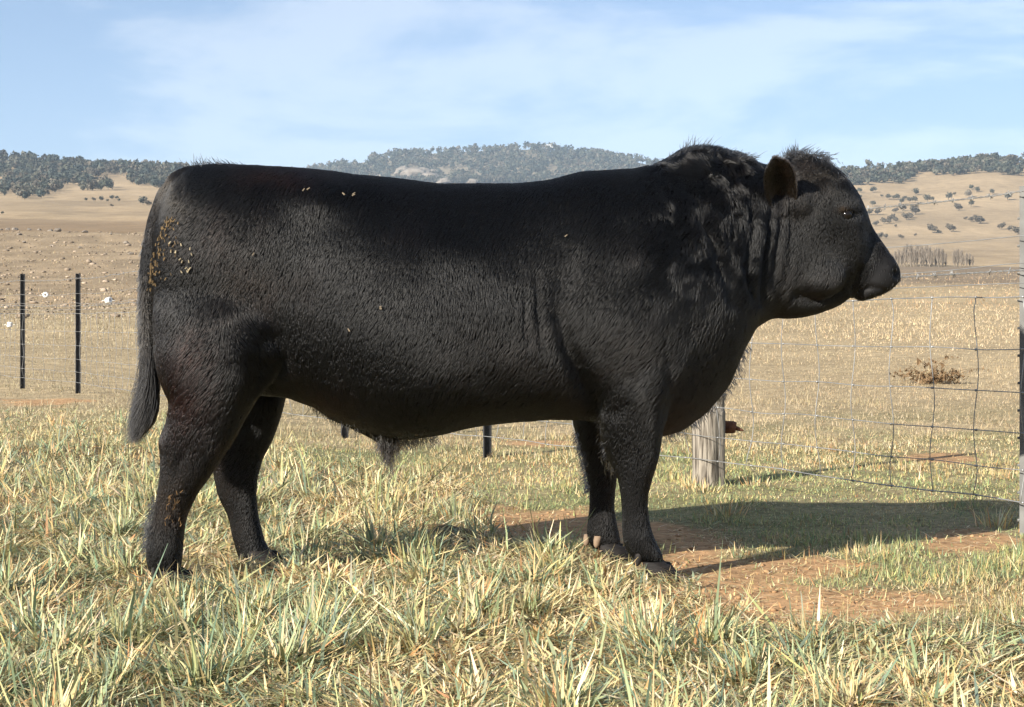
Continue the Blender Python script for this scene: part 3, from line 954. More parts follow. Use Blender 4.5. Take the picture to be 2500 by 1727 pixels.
# wires
FPa = np.array(FP)
FPZ = ground_z(FPa[:, 0], FPa[:, 1] - CD)
seg = np.concatenate([[0], np.cumsum(np.hypot(np.diff(FPa[:, 0]), np.diff(FPa[:, 1])))])
def fence_pt(s):
    return np.interp(s, seg, FPa[:, 0]), np.interp(s, seg, FPa[:, 1]) - CD
fen = empty('wire_fence', (FP[1][0], FP[1][1] - CD, 0), 'galvanised wire mesh fence with barbed top strands running behind the bull', 'fence')
def wire_path(h, s0, s1, step, sag=0.012, amp=0.004, seed=0):
    s = np.arange(s0, s1, step)
    x, y = fence_pt(s)
    k = np.clip(np.searchsorted(seg, s) - 1, 0, len(seg) - 2)
    t = (s - seg[k]) / (seg[k + 1] - seg[k])
    zz = np.interp(s, seg, FPZ)
    z = zz + h - sag * 4 * t * (1 - t) + amp * vn2(s, s * 0 + seed, 3.0, 60 + seed)
    # pass on the camera side of the posts
    off = 0.045 + 0.045 * np.exp(-((s - seg[2]) / 0.25) ** 2)
    return np.stack([x - off * 0.86, y - off * 0.5, z], 1), s
HS = [0.138, 0.265, 0.412, 0.575, 0.747, 0.957]
for i, h in enumerate(HS):
    g = Geo()
    p, s = wire_path(h, 0, seg[-1], 0.06, 0.004, 0.008, i)
    g.tube(p, 0.0021 + 0.0005 * (i in (0, 5)), 5)
    g.obj('wire', WIRE, fen)
for i, (h, sg) in enumerate(((1.20, 0.02), (1.09, 0.03), (1.01, 0.01))):
    g = Geo()
    p, s = wire_path(h, 0, seg[-1], 0.12, sg, 0.004, 20 + i)
    g.tube(p, 0.0019, 5)
    g.obj('wire', WIRE, fen)
for i, (h, sg) in enumerate(((1.375, 0.012), (1.055, 0.012))):
    g = Geo()
    p, s = wire_path(h, 0, seg[-1], 0.018, sg, 0.010, 30 + i)
    for q in (0, math.pi):
        a = s * 2 * math.pi / 0.07 + q
        g.tube(p + np.stack([np.cos(a) * 0, np.cos(a) * 0.0024, np.sin(a) * 0.0026], 1), 0.0018, 4)
    for k in range(4, len(p) - 1, 6):
        if k > 280 and k % 4:
            continue
        c = p[k]
        for _ in range(3):
            v = rng.normal(0, 1, 3); v[0] *= 0.5; v /= np.linalg.norm(v)
            g.tube([c - v * 0.016, c + v * 0.016], 0.0016, 4)
    g.obj('barbed_wire', WIRE, fen)
s = 0.4
k = 0
while s < seg[-1] - 1:
    g = Geo()
    pts = []
    for i, h in enumerate(HS):
        p, _ = wire_path(h, s, s + 0.5, 0.25, 0.004, 0.008, i)
        pts.append(p[0] + np.array((0, -0.001, 0)))
    fine = []
    off = rng.normal(0, 0.012, 2)
    for i in range(len(pts) - 1):
        for t in np.linspace(0, 1, 5)[:-1]:
            q = pts[i] * (1 - t) + pts[i + 1] * t
            q = q + np.array((0.010 * math.sin((i + t) * 2.1 + k * 1.7) + (off[0] if i == 0 else 0) * (1 - t), 0, 0))
            fine.append(q)
    fine.append(pts[-1])
    g.tube(fine, 0.0021, 4)
    for q in pts:
        g.tube([q + np.array((-0.005, 0, 0)), q + np.array((0.005, 0, 0))], 0.0052, 5)
    g.obj('stay_wire', WIRE, fen)
    s += 0.262 if s < 9 else 0.30
    k += 1

# white porcelain insulators on the left-hand wires
def insulator(px, py, ax, label):
    z_ = None
    d = float(np.interp(px, [50, 175, 300], [d2, d1, d1 - 2.6])) - 0.05
    c = P(px, py, d)
    g = Geo()
    th = np.linspace(0, 2 * np.pi, 20, endpoint=False)
    prof = [(-0.032, 0.012), (-0.032, 0.026), (-0.024, 0.036), (-0.012, 0.034), (0, 0.026), (0.012, 0.034), (0.024, 0.036), (0.032, 0.026), (0.032, 0.012)]
    a = np.array(ax, float); a /= np.linalg.norm(a)
    u = np.cross(a, (0.3, 0.2, 1.0)); u /= np.linalg.norm(u)
    w = np.cross(a, u)
    rings = [c + a * t + r * (np.cos(th)[:, None] * u + np.sin(th)[:, None] * w) for t, r in prof]
    rings.append(rings[0])
    g.add(*ring_mesh(rings, False))
    g.tube([c - np.array((0.075, 0, 0.002)), c + np.array((-0.03, 0, 0))], 0.0025, 5)
    g.tube([c + np.array((0.03, 0, 0)), c + np.array((0.075, 0, -0.002))], 0.0025, 5)
    g.obj('insulator', PORC, None, label=label, category='insulator', group='white fence insulators')
insulator(103, 666, (0.25, -1, 0.1), 'white ring insulator on the wire between the two black posts')
insulator(245, 678, (0.8, -0.6, 0.2), 'white insulator on the wire close to the bull\'s tail')
insulator(22, 733, (0.1, 0.15, 1), 'white upright insulator low on the wire at the left edge')

# ------------------------------------------------------------------ dry weed and dung
DRY = attr_mat('dead_weed', 0.8, 0.1)
wx, wy, _, wd = ray_ground(2115, 868)
wz = float(ground_z([wx], [wy])[0])
wroot = empty('dead_weed', (wx, wy, wz), 'dead brown thistle with curled dry stems beyond the wire fence', 'weed')
def weed_piece(name, n, leaf):
    V, Fc, C, k0 = [], [], [], 0
    for i in range(n):
        g = Geo()
        a = rng.uniform(0, 6.28)
        L = rng.uniform(0.22, 0.62)
        lean = rng.uniform(0.25, 1.0)
        p = np.array((rng.normal(0, 0.16), rng.normal(0, 0.06), 0.0)); pts = [p.copy()]
        dirv = np.array((math.cos(a) * math.sin(lean), math.sin(a) * math.sin(lean), math.cos(lean)))
        for q in range(7):
            p = p + dirv * L / 7
            pts.append(p.copy())
            dirv = dirv + np.array((math.cos(a) * 0.16, math.sin(a) * 0.12, -0.15)) + rng.normal(0, 0.15, 3)
            dirv /= np.linalg.norm(dirv)
        g.tube(pts, np.linspace(0.005, 0.0015, 8) * (0.8 if leaf else 1.0), 4)
        V.append(np.concatenate(g.v)); Fc += [[j + k0 for j in f] for f in g.f]; k0 += g.n
        if leaf:
            for q in pts[2:]:
                for _ in range(2):
                    v = rng.normal(0, 1, (3, 3)) * 0.022 + q
                    V.append(v); Fc.append([k0, k0 + 1, k0 + 2]); k0 += 3
    V = np.concatenate(V) + np.array((wx, wy, wz))
    V[:, 2] = np.maximum(V[:, 2], wz + 0.002)
    me = mesh_np(name, V, Fc, False)
    set_col(me, 'col', np.tile((0.20, 0.13, 0.07) if leaf else (0.28, 0.2, 0.11), (len(V), 1)) * rng.uniform(0.8, 1.2, (len(V), 1)))
    add_obj(name, me, wroot, DRY)
weed_piece('stems', 34, False)
weed_piece('dry_leaves', 42, True)

DUNG = noise_mat('cow_dung', (0.10, 0.065, 0.025), (0.20, 0.14, 0.06), 25, 0.8, bump=0.8)
dx, dy, dd = flat_pt(985, 1212)
th = np.linspace(0, 2 * np.pi, 36, endpoint=False)
rings = []
for rr_, zz in ((0.12, 0.0), (0.125, 0.012), (0.115, 0.025), (0.085, 0.032), (0.078, 0.029), (0.05, 0.042), (0.02, 0.046)):
    q = rr_ * (1 + 0.16 * np.sin(th * 3 + rr_ * 20) * 0.6 + 0.1 * np.sin(th * 5 + 1))
    rings.append(np.stack([dx + q * np.cos(th), dy + q * 0.9 * np.sin(th), np.full(36, zz + 0.005)], 1))
g = Geo(); g.add(*ring_mesh(rings))
g.obj('dung_pat', DUNG, None, label='brown cow pat in the grass beneath the bull\'s belly', category='dung')

# ------------------------------------------------------------------ bull
def DC(px):
    """distance of the bull's middle plane: he stands turned slightly away"""
    x = (px * S - CX) / 714.0
    return 5.47 + 0.105 * x

def sring(top, bot, w, k=0.0, p=2.2, yoff=0.0, n=44, tilt=0.0):
    """closed section between a dorsal and a ventral image point, half width w metres; k>0 wide above"""
    T_, B_ = np.array(P(top[0], top[1], DC(top[0]) + yoff)), np.array(P(bot[0], bot[1], DC(bot[0]) + yoff))
    c, a = (T_ + B_) / 2, (T_ - B_) / 2
    th = np.linspace(0, 2 * np.pi, n, endpoint=False)
    cc = np.sign(np.cos(th)) * np.abs(np.cos(th)) ** (2 / p)
    ss = np.sign(np.sin(th)) * np.abs(np.sin(th)) ** (2 / p)
    lat = w * ss * (1 + k * cc)
    return c + cc[:, None] * a + lat[:, None] * np.array((-0.104, 0.994, 0)) 

BODY = Geo()
# trunk: vertical sections from buttock to throat
TR = [(352, 575, 745, .07, 0, 2.2), (360, 505, 815, .15, 0, 2.3), (378, 447, 850, .205, .0, 2.4), (405, 403, 872, .235, .02, 2.4), (445, 379, 880, .25, .04, 2.4), (500, 374, 885, .268, .04, 2.4), (570, 377, 888, .282, .02, 2.4),
      (640, 384, 892, .292, -.01, 2.4), (700, 388, 912, .306, -.04, 2.4), (770, 394, 950, .33, -.07, 2.4), (840, 401, 973, .352, -.10, 2.4), (920, 412, 985, .365, -.11, 2.4), (1000, 423, 975, .367, -.11, 2.4),
      (1080, 423, 961, .362, -.10, 2.4), (1160, 419, 950, .352, -.08, 2.4), (1240, 409, 943, .34, -.06, 2.4), (1310, 394, 945, .325, -.03, 2.35), (1380, 389, 955, .315, -.03, 2.3), (1440, 385, 972, .305, -.03, 2.25), (1490, 372, 984, .29, -.02, 2.2),
      (1540, 352, 968, .265, -.02, 2.1), (1590, 348, 928, .235, -.02, 2.05), (1635, 353, 872, .208, -.02, 2.0), (1670, 360, 792, .188, 0, 2.0), (1700, 368, 738, .172, 0, 2.0), (1740, 378, 716, .155, .0, 2.0), (1780, 392, 708, .14, 0, 2.0)]
BODY.add(*ring_mesh([sring((x, t), (x, b), w, k, p) for x, t, b, w, k, p in TR]))
# head
HD = [((1738, 382), (1722, 712), .135, .0, 2.2), ((1772, 360), (1752, 716), .138, .06, 2.3), ((1812, 352), (1788, 715), .136, .14, 2.4), ((1856, 362), (1820, 710), .130, .20, 2.5), ((1893, 391), (1850, 702), .124, .26, 2.5), ((1922, 430), (1876, 692), .118, .27, 2.4),
      ((1941, 470), (1897, 683), .104, .18, 2.4), ((1956, 503), (1912, 674), .080, .08, 2.3), ((1974, 534), (1922, 667), .066, .0, 2.3), ((1993, 562), (1931, 668), .068, .0, 2.4), ((2010, 584), (1943, 674), .078, .0, 2.5), ((2022, 603), (1962, 675), .076, .0, 2.5), ((2027, 622), (1988, 667), .064, 0, 2.4), ((2024, 636), (2006, 654), .036, 0, 2.2)]
BODY.add(*ring_mesh([sring(t, b, w, k, p) for t, b, w, k, p in HD]))

def leg(rows, d, hw, n=32):
    """rows: (py, rear px, front px, half depth m, distance shift)"""
    rings = []
    for py, a, b, hd, sh in rows:
        dd = d + sh
        A_, B_ = P(a, py, dd), P(b, py, dd)
        c, r = (A_ + B_) / 2, (B_ - A_)[0] / 2
        th = np.linspace(0, 2 * np.pi, n, endpoint=False)
        q = 2.3
        cx_ = np.sign(np.cos(th)) * np.abs(np.cos(th)) ** (2 / q)
        sy_ = np.sign(np.sin(th)) * np.abs(np.sin(th)) ** (2 / q)
        rings.append(np.stack([c[0] + r * cx_, c[1] + hd * hw * sy_, np.full(n, c[2])], 1))
    BODY.add(*ring_mesh(rings))
D_NH, D_FH, D_NF, D_FF = 5.16, 5.60, 5.34, 5.78
NH = [(540, 400, 520, .04, .10), (600, 372, 560, .065, .065), (660, 354, 605, .088, .03), (720, 349, 635, .104, .01), (790, 354, 638, .113, .0), (850, 369, 610, .11, .0), (900, 387, 574, .10, .0), (945, 381, 547, .088, .0), (985, 364, 527, .078, 0), (1005, 361, 516, .074, 0),
      (1040, 362, 494, .066, 0), (1075, 360, 474, .060, 0), (1117, 353, 446, .052, 0), (1160, 347, 425, .047, 0), (1205, 338, 412, .049, 0), (1240, 333, 408, .053, 0), (1270, 336, 404, .05, 0), (1300, 350, 400, .045, 0)]
leg(NH, D_NH, 1)
FH = [(600, 400, 655, .09, -.03), (760, 390, 660, .115, .0), (850, 430, 655, .11, .0), (905, 470, 640, .10, .0), (950, 474, 626, .088, 0), (990, 474, 612, .08, 0), (1033, 480, 592, .068, 0), (1067, 484, 584, .06, 0), (1117, 493, 579, .052, 0), (1167, 516, 584, .047, 0), (1215, 526, 594, .05, 0), (1250, 536, 612, .052, 0), (1275, 545, 622, .045, 0)]
leg(FH, D_FH, 1)
NF = [(470, 1370, 1470, .05, .10), (540, 1330, 1530, .075, .065), (620, 1300, 1580, .095, .03), (700, 1295, 1600, .105, .01), (770, 1305, 1588, .105, .0), (830, 1325, 1560, .10, -.01), (880, 1342, 1532, .098, -.01), (925, 1352, 1508, .092, 0), (970, 1358, 1495, .084, 0), (1010, 1366, 1489, .076, 0),
      (1045, 1378, 1482, .068, 0), (1080, 1393, 1470, .060, 0), (1115, 1399, 1460, .052, 0), (1155, 1402, 1461, .048, 0), (1190, 1403, 1468, .05, 0), (1220, 1405, 1478, .055, 0), (1245, 1415, 1492, .05, 0), (1265, 1432, 1500, .045, 0)]
leg(NF, D_NF, 1)
FFR = [(700, 1300, 1560, .10, .0), (800, 1300, 1540, .10, .0), (880, 1290, 1480, .10, 0), (940, 1294, 1420, .09, 0), (985, 1305, 1402, .08, 0), (1030, 1316, 1396, .07, 0), (1065, 1324, 1392, .062, 0), (1100, 1331, 1387, .054, 0), (1145, 1332, 1384, .048, 0), (1180, 1328, 1390, .05, 0), (1205, 1325, 1396, .053, 0), (1225, 1332, 1400, .05, 0), (1240, 1342, 1402, .045, 0)]
leg(FFR, D_FF, 1)
# sheath along the belly, tail dock, brow, eyelids, lips, jaw muscle
def blob(px, py, dd, rx, ry, rz, rot=0.0):
    th = np.linspace(0, np.pi, 12)
    rings = []
    ph = np.linspace(0, 2 * np.pi, 20, endpoint=False)
    cr_, sr_ = math.cos(rot), math.sin(rot)
    c = P(px, py, dd)
    for t in th:
        t = min(max(t, 0.05), np.pi - 0.05)
        q = np.stack([rx * np.cos(t) + 0 * ph, ry * np.sin(t) * np.cos(ph), rz * np.sin(t) * np.sin(ph)], 1)
        rings.append(c + np.stack([q[:, 0] * cr_ - q[:, 2] * sr_, q[:, 1], q[:, 0] * sr_ + q[:, 2] * cr_], 1))
    BODY.add(*ring_mesh(rings))
BODY.tube([P(640, 835, DC(640)), P(690, 868, DC(690)), P(760, 915, DC(760)), P(820, 944, DC(820)), P(870, 972, DC(870)), P(895, 998, DC(895))], [.04, .046, .05, .048, .042, .018], 20)
TAIL = [(452, 398, 26), (420, 415, 32), (388, 448, 30), (364, 495, 25), (346, 550, 20), (336, 610, 15), (331, 670, 12), (330, 730, 11), (333, 790, 11), (337, 850, 11), (335, 900, 8)]
BODY.tube([P(a, b, DC(a) - 0.03 - 0.04 * (b > 600)) for a, b, r in TAIL], [r / 660.0 for a, b, r in TAIL], 20)
HDC = DC(1905)
for s_ in (-1, 1):
    blob(1907, 471, HDC + s_ * 0.122, .036, .021, .018, R(-24))      # brow over the eye
    blob(1910, 497, HDC + s_ * 0.113, .030, .018, .011, R(-20))      # lower lid
    blob(1845, 610, DC(1845) + s_ * 0.10, .10, .030, .085, R(-30))   # cheek
    blob(1800, 455, DC(1800) + s_ * 0.128, .05, .03, .06, 0)         # ear base
    blob(2006, 612, DC(2000) + s_ * 0.062, .03, .016, .028, 0)       # nostril wing
blob(1950, 668, DC(1950), .034, .052, .018, R(20))                   # lower lip
blob(1812, 364, DC(1815), .045, .075, .026, 0)                        # poll
blob(1420, 965, DC(1420), .10, .14, .055, R(15))                     # brisket
blob(1600, 470, DC(1600), .12, .19, .12, R(-20))                     # crest

bme = mesh_np('body_raw', np.concatenate(BODY.v), BODY.f)
raw = bpy.data.objects.new('body_raw', bme)
col.objects.link(raw)
md = raw.modifiers.new('fuse', 'REMESH')
md.mode = 'VOXEL'
md.voxel_size = 0.010
md = raw.modifiers.new('soften', 'SMOOTH')
md.factor = 0.6
md.iterations = 10
dg = bpy.context.evaluated_depsgraph_get()
body_me = bpy.data.meshes.new_from_object(raw.evaluated_get(dg))
bpy.data.objects.remove(raw)

def get_co(me):
    a = np.empty(len(me.vertices) * 3, np.float32)
    me.vertices.foreach_get('co', a)
    return a.reshape(-1, 3).astype(float)
def get_no(me):
    a = np.empty(len(me.vertices) * 3, np.float32)
    me.vertex_normals.foreach_get('vector', a)
    return a.reshape(-1, 3).astype(float)
v = get_co(body_me)
nrm = get_no(body_me)
bpx = (v[:, 0] / (DC(1250) + 0.105 * v[:, 0]) * F + CX) / S
bpy_ = (HZ + (CH - v[:, 2]) / (5.47 + 0.105 * v[:, 0]) * F) / S
def groove(pts, width, depth):
    """a fold of the hide along a line of image points (both flanks)"""
    best = np.full(len(v), 1e9)
    par = np.zeros(len(v))
    n = len(pts) - 1
    for i in range(n):
        a, b = np.array(pts[i], float), np.array(pts[i + 1], float)
        q = np.stack([bpx, bpy_], 1) - a
        L = b - a
        t = np.clip((q @ L) / (L @ L), 0, 1)
        dd = np.linalg.norm(q - t[:, None] * L, axis=1)
        u = dd < best
        best = np.where(u, dd, best)
        par = np.where(u, (i + t) / n, par)
    e = np.sin(np.pi * np.clip(par, 0.0, 1)) ** 0.5
    return depth * e * np.exp(-(best / width) ** 2) * sstep(0.2, 0.6, np.abs(nrm[:, 1]))
disp = np.zeros(len(v))
for pts, wd_, dp in (([(1690, 440), (1672, 520), (1668, 600), (1690, 690)], 10, .018), ([(1722, 455), (1712, 540), (1706, 620), (1702, 690)], 10, .022), ([(1748, 480), (1738, 550), (1730, 640)], 9, .015), ([(1540, 430), (1575, 520), (1610, 600), (1635, 700)], 14, .012),
                     ([(1640, 470), (1630, 560), (1640, 650)], 10, .010), ([(1212, 610), (1214, 700), (1222, 790)], 9, .008), ([(1188, 640), (1184, 720), (1192, 780)], 8, .006), ([(1255, 690), (1275, 780), (1320, 870), (1345, 930)], 20, .022),
                     ([(1290, 560), (1262, 640), (1250, 720)], 26, .010), ([(640, 740), (618, 800), (622, 860), (650, 885)], 30, .018), ([(1490, 800), (1500, 880), (1480, 960)], 16, .010), ([(1420, 830), (1400, 900), (1370, 930)], 14, .008),
                     ([(1770, 660), (1830, 672), (1890, 655), (1915, 620)], 12, .012), ([(1912, 662), (1922, 630), (1926, 596)], 7, .012), ([(1926, 656), (1955, 650), (1995, 660)], 6, .012), ([(1760, 480), (1770, 560), (1760, 640)], 14, .006), ([(1950, 480), (1955, 540), (1940, 590)], 14, .008), ([(385, 980), (400, 1010), (420, 1060)], 10, .006), ([(470, 980), (440, 1030), (430, 1080)], 10, .006), ([(820, 420), (760, 520), (700, 560)], 40, .006), ([(620, 410), (640, 460), (700, 520)], 26, .005)):
    disp -= groove(pts, wd_, dp)
def bulge(px, py, rx, ry, h):
    return h * np.exp(-((bpx - px) / rx) ** 2 - ((bpy_ - py) / ry) ** 2) * sstep(0.1, 0.6, np.abs(nrm[:, 1]))
disp += bulge(1400, 760, 90, 120, .030) + bulge(1455, 560, 60, 110, .014) + bulge(450, 660, 110, 150, .014) + bulge(430, 830, 60, 70, .012) + bulge(740, 460, 60, 40, .016) + bulge(930, 740, 190, 130, .022) + bulge(1700, 560, 14, 90, .008) + bulge(1420, 900, 40, 50, .008) + bulge(1320, 620, 70, 130, .008)
disp -= bulge(690, 600, 60, 110, .006) + bulge(1180, 560, 90, 110, .014) + bulge(1000, 500, 180, 50, .010) + bulge(1905, 484, 20, 9, .016) + bulge(2011, 617, 9, 11, .026) + bulge(1940, 520, 22, 30, .006)
disp += 0.006 * vnoise(v, 5.0, 5) + 0.0012 * vnoise(v, 17.0, 6)
v = v + nrm * disp[:, None]
body_me.vertices.foreach_set('co', v.astype(np.float32).ravel())
body_me.update()

# ears, joined into the same skin
def ear(base, tip, side, cup, half_w, thick=0.010):
    base, tip, side = np.array(base), np.array(tip), np.array(side, float)
    ax = tip - base
    L = np.linalg.norm(ax); ax /= L
    side -= ax * (side @ ax); side /= np.linalg.norm(side)
    nn = np.cross(ax, side)
    if nn @ np.array(cup) < 0:
        nn = -nn
    nu, nv = 15, 17
    front, back = [], []
    for i in range(nv):
        t = i / (nv - 1)
        w = half_w * max(0.06, (1 - abs((t - 0.58) / (0.66 if t < 0.58 else 0.425)) ** 2.3)) ** 0.55
        for j in range(nu):
            u = j / (nu - 1) * 2 - 1
            deep = (u * u) * w * 0.62 - 0.012 * math.sin(math.pi * t)
            p = base + ax * L * t + side * (u * w) + nn * deep + nn * 0.02 * t * t
            front.append(p + nn * thick * 0.3)
            back.append(p - nn * thick * 0.7 * (1 - 0.55 * abs(u) ** 3) * (1 - 0.4 * t))
    V = np.array(front + back)
    f = []
    m = nu * nv
    for i in range(nv - 1):
        for j in range(nu - 1):
            a = i * nu + j
            f.append([a, a + 1, a + nu + 1, a + nu])
            f.append([m + a, m + a + nu, m + a + nu + 1, m + a + 1])
        f.append([i * nu, (i + 1) * nu, m + (i + 1) * nu, m + i * nu])
        f.append([i * nu + nu - 1, m + i * nu + nu - 1, m + (i + 1) * nu + nu - 1, (i + 1) * nu + nu - 1])
    a = (nv - 1) * nu
    for j in range(nu - 1):
        f.append([a + j, a + j + 1, m + a + j + 1, m + a + j])
    return V, f
hc = DC(1780)
E1 = ear(P(1766, 478, hc - 0.115), P(1744, 352, hc - 0.215), (1, 0.12, 0.12), (0.4, -1, 0.1), 0.052)
E2 = ear(P(1812, 440, hc + 0.13), P(1856, 352, hc + 0.27), (1, -0.5, 0.2), (0.9, 0.5, 0.1), 0.046)
n_core = len(body_me.vertices)
bm = bmesh.new()
bm.from_mesh(body_me)
for V_, f_ in (E1, E2):
    vs = [bm.verts.new(q) for q in V_]
    for q in f_:
        try:
            bm.faces.new([vs[i] for i in q])
        except ValueError:
            pass
bmesh.ops.recalc_face_normals(bm, faces=[q for q in bm.faces if q.verts[0].index >= n_core or q.verts[0].index < 0])
for q in bm.faces:
    q.smooth = True
bm.to_mesh(body_me)
bm.free()
body_me.update()

v = get_co(body_me)
nrm = get_no(body_me)
bd = v[:, 1] + CD
bpx, bpy_ = proj(v[:, 0], v[:, 1], v[:, 2])
is_ear = np.arange(len(v)) >= n_core

def zone(px, py, rx, ry, X, Y):
    return np.exp(-((X - px) / rx) ** 2 - ((Y - py) / ry) ** 2)

HIDE, ht, hb = new_mat('black_hide')
ha = ht.nodes.new('ShaderNodeAttribute'); ha.attribute_name = 'col'
ht.links.new(ha.outputs['Color'], hb.inputs['Base Color'])
hb.inputs['Roughness'].default_value = 0.62
hb.inputs['Specular IOR Level'].default_value = 0.2
hn = ht.nodes.new('ShaderNodeTexNoise'); hn.inputs['Scale'].default_value = 120; hn.inputs['Detail'].default_value = 6
htc = ht.nodes.new('ShaderNodeTexCoord'); ht.links.new(htc.outputs['Object'], hn.inputs['Vector'])
hbp = ht.nodes.new('ShaderNodeBump'); hbp.inputs['Strength'].default_value = 0.08; hbp.inputs['Distance'].default_value = 0.004
ht.links.new(hn.outputs['Fac'], hbp.inputs['Height']); ht.links.new(hbp.outputs['Normal'], hb.inputs['Normal'])

def coat_col(X, Y, ear_m, r, pos):
    c = np.tile((0.027, 0.026, 0.0265), (len(X), 1))
    def mixc(m, k):
        nonlocal c
        c = c * (1 - m[:, None]) + np.array(k) * m[:, None]
    mixc(0.8 * np.clip(zone(420, 900, 80, 110, X, Y), 0, 1), (0.12, 0.055, 0.045))
    mixc(0.6 * zone(640, 400, 90, 22, X, Y), (0.14, 0.065, 0.045))
    mixc(0.6 * zone(390, 430, 45, 60, X, Y), (0.11, 0.09, 0.065))
    mixc(0.8 * zone(400, 1140, 70, 80, X, Y), (0.12, 0.08, 0.05))
    mixc(0.7 * zone(520, 1130, 40, 130, X, Y), (0.10, 0.072, 0.05))
    mixc(0.65 * zone(730, 900, 60, 40, X, Y), (0.062, 0.040, 0.034))
    mixc(0.45 * zone(560, 640, 90, 60, X, Y), (0.052, 0.044, 0.034))
    mixc(0.75 * zone(1850, 400, 50, 55, X, Y), (0.15, 0.125, 0.10))
    mixc(0.6 * zone(1610, 520, 70, 80, X, Y), (0.085, 0.072, 0.06))
    mixc(0.9 * zone(1902, 470, 15, 6, X, Y), (0.42, 0.27, 0.15))
    mixc(0.8 * ear_m, (0.068, 0.058, 0.048))
    mixc(0.85 * zone(1754, 405, 18, 34, X, Y) * ear_m, (0.012, 0.010, 0.009))
    n = vnoise(pos, 5.0, 77) * 0.30 + vnoise(pos, 14.0, 78) * 0.2
    return c * (1 + n)[:, None]
hc_ = coat_col(bpx, bpy_, is_ear * 1.0, None, v) * 0.15
muz = sstep(6, -10, (bpx - 1940) * -0.55 + (bpy_ - 560) * -0.5 + 40)
muz = sstep(-20, 20, (bpx - 1968) * 0.9 + (bpy_ - 590) * 0.55) * (bpx > 1900) * (bpy_ > 520)
hc_ = hc_ * (1 - muz[:, None]) + np.array((0.009, 0.0087, 0.009)) * muz[:, None]
set_col(body_me, 'col', np.clip(hc_, 0.003, 1))
x0, y0 = float(v[:, 0].mean()), 0.0
bull = empty('bull', (x0, 0.0, 0.0), 'large black bull standing side-on in the paddock facing right', 'bull')
body_me.name = 'body'
body = add_obj('body', body_me, bull, HIDE)

# hair coat ---------------------------------------------------------
body_me.calc_loop_triangles()
nt3 = len(body_me.loop_triangles)
tri = np.empty(nt3 * 3, np.int32)
body_me.loop_triangles.foreach_get('vertices', tri)
tri = tri.reshape(-1, 3)
# the coat lies over a skin smoother than the mesh facets
ed = np.empty(len(body_me.edges) * 2, np.int32)
body_me.edges.foreach_get('vertices', ed)
ed = ed.reshape(-1, 2)
deg = np.bincount(ed.ravel(), minlength=len(v))[:, None] + 1.0
for _ in range(7):
    acc = nrm.copy()
    for a_, b_ in ((0, 1), (1, 0)):
        for k_ in range(3):
            acc[:, k_] += np.bincount(ed[:, a_], nrm[ed[:, b_], k_], len(v))
    acc /= deg
    nrm = np.where(is_ear[:, None], nrm, acc / (np.linalg.norm(acc, axis=1)[:, None] + 1e-9))
A, B, Cc = v[tri[:, 0]], v[tri[:, 1]], v[tri[:, 2]]
fn = np.cross(B - A, Cc - A)
area = 0.5 * np.linalg.norm(fn, axis=1)
fn = nrm[tri].mean(1)
facing = np.where(fn[:, 1] < 0.35, 1.0, 0.30)
cen = (A + B + Cc) / 3
cpx, cpy = proj(cen[:, 0], cen[:, 1], cen[:, 2])
dens = facing * (1 + 0.8 * (cpx > 1480) * (cpy < 720))
prob = area * dens
prob /= prob.sum()
NH_ = 440000
ti = rng.choice(nt3, NH_, p=prob)
r1, r2 = np.sqrt(rng.random(NH_)), rng.random(NH_)
w0, w1, w2 = 1 - r1, r1 * (1 - r2), r1 * r2
hp = A[ti] * w0[:, None] + B[ti] * w1[:, None] + Cc[ti] * w2[:, None]
hnm = nrm[tri[ti, 0]] * w0[:, None] + nrm[tri[ti, 1]] * w1[:, None] + nrm[tri[ti, 2]] * w2[:, None]
hnm /= np.linalg.norm(hnm, axis=1)[:, None] + 1e-9
hear = is_ear[tri[ti, 0]] * 1.0
X, Y = proj(hp[:, 0], hp[:, 1], hp[:, 2])
side = hp[:, 1] - (DC(X) - CD)

# lie of the coat: back and down over the trunk, down the legs, forward-down over the face
flow = np.tile((-0.45, 0.0, -0.9), (NH_, 1))
def setf(m, vec):
    global flow
    flow = flow * (1 - m[:, None]) + np.array(vec) * m[:, None]
setf(sstep(450, 395, Y) * (X < 1480), (-0.6, 0, -0.75))
setf(sstep(900, 980, Y), (-0.40, 0, -0.92))
setf(zone(620, 840, 90, 70, X, Y), (0.5, 0, -0.8))
setf(zone(860, 930, 120, 50, X, Y), (0.25, 0, -0.9))
setf(zone(560, 760, 70, 60, X, Y), (0.4, 0, -0.75))
setf(sstep(1440, 1500, X) * sstep(720, 600, Y), (-0.35, 0, -0.85))
setf(sstep(1740, 1780, X) * (Y < 740), (-0.32, 0, -0.95))
face = sstep(1840, 1880, X) * sstep(560, 480, Y)
setf(face, (0.05, -0.15, -0.9))
setf(sstep(1760, 1800, X) * sstep(420, 380, Y), (0.65, -0.15, 0.15))
crest = zone(1580, 350, 110, 40, X, Y) * sstep(0.2, 0.6, hnm[:, 2])
setf(np.clip(crest * 1.3, 0, 1), (0.35, -0.05, 0.55))
setf(hear, (0.0, -0.2, 1.0))
nz = np.stack([vnoise(hp, 11, 101), vnoise(hp, 11, 102), vnoise(hp, 11, 103)], 1)
nz2 = np.stack([vnoise(hp, 34, 104), vnoise(hp, 34, 105), vnoise(hp, 34, 106)], 1)
streak = vnoise(hp * np.array((1.0, 1.0, 0.14)) - np.stack([hp[:, 2] * 0.4, 0 * X, 0 * X], 1), 150, 107) + 0.6 * vnoise(hp * np.array((1.0, 1.0, 0.2)) - np.stack([hp[:, 2] * 0.4, 0 * X, 0 * X], 1), 70, 108)
patch = vnoise(hp, 5.5, 109) + 0.5 * vnoise(hp, 13, 110)
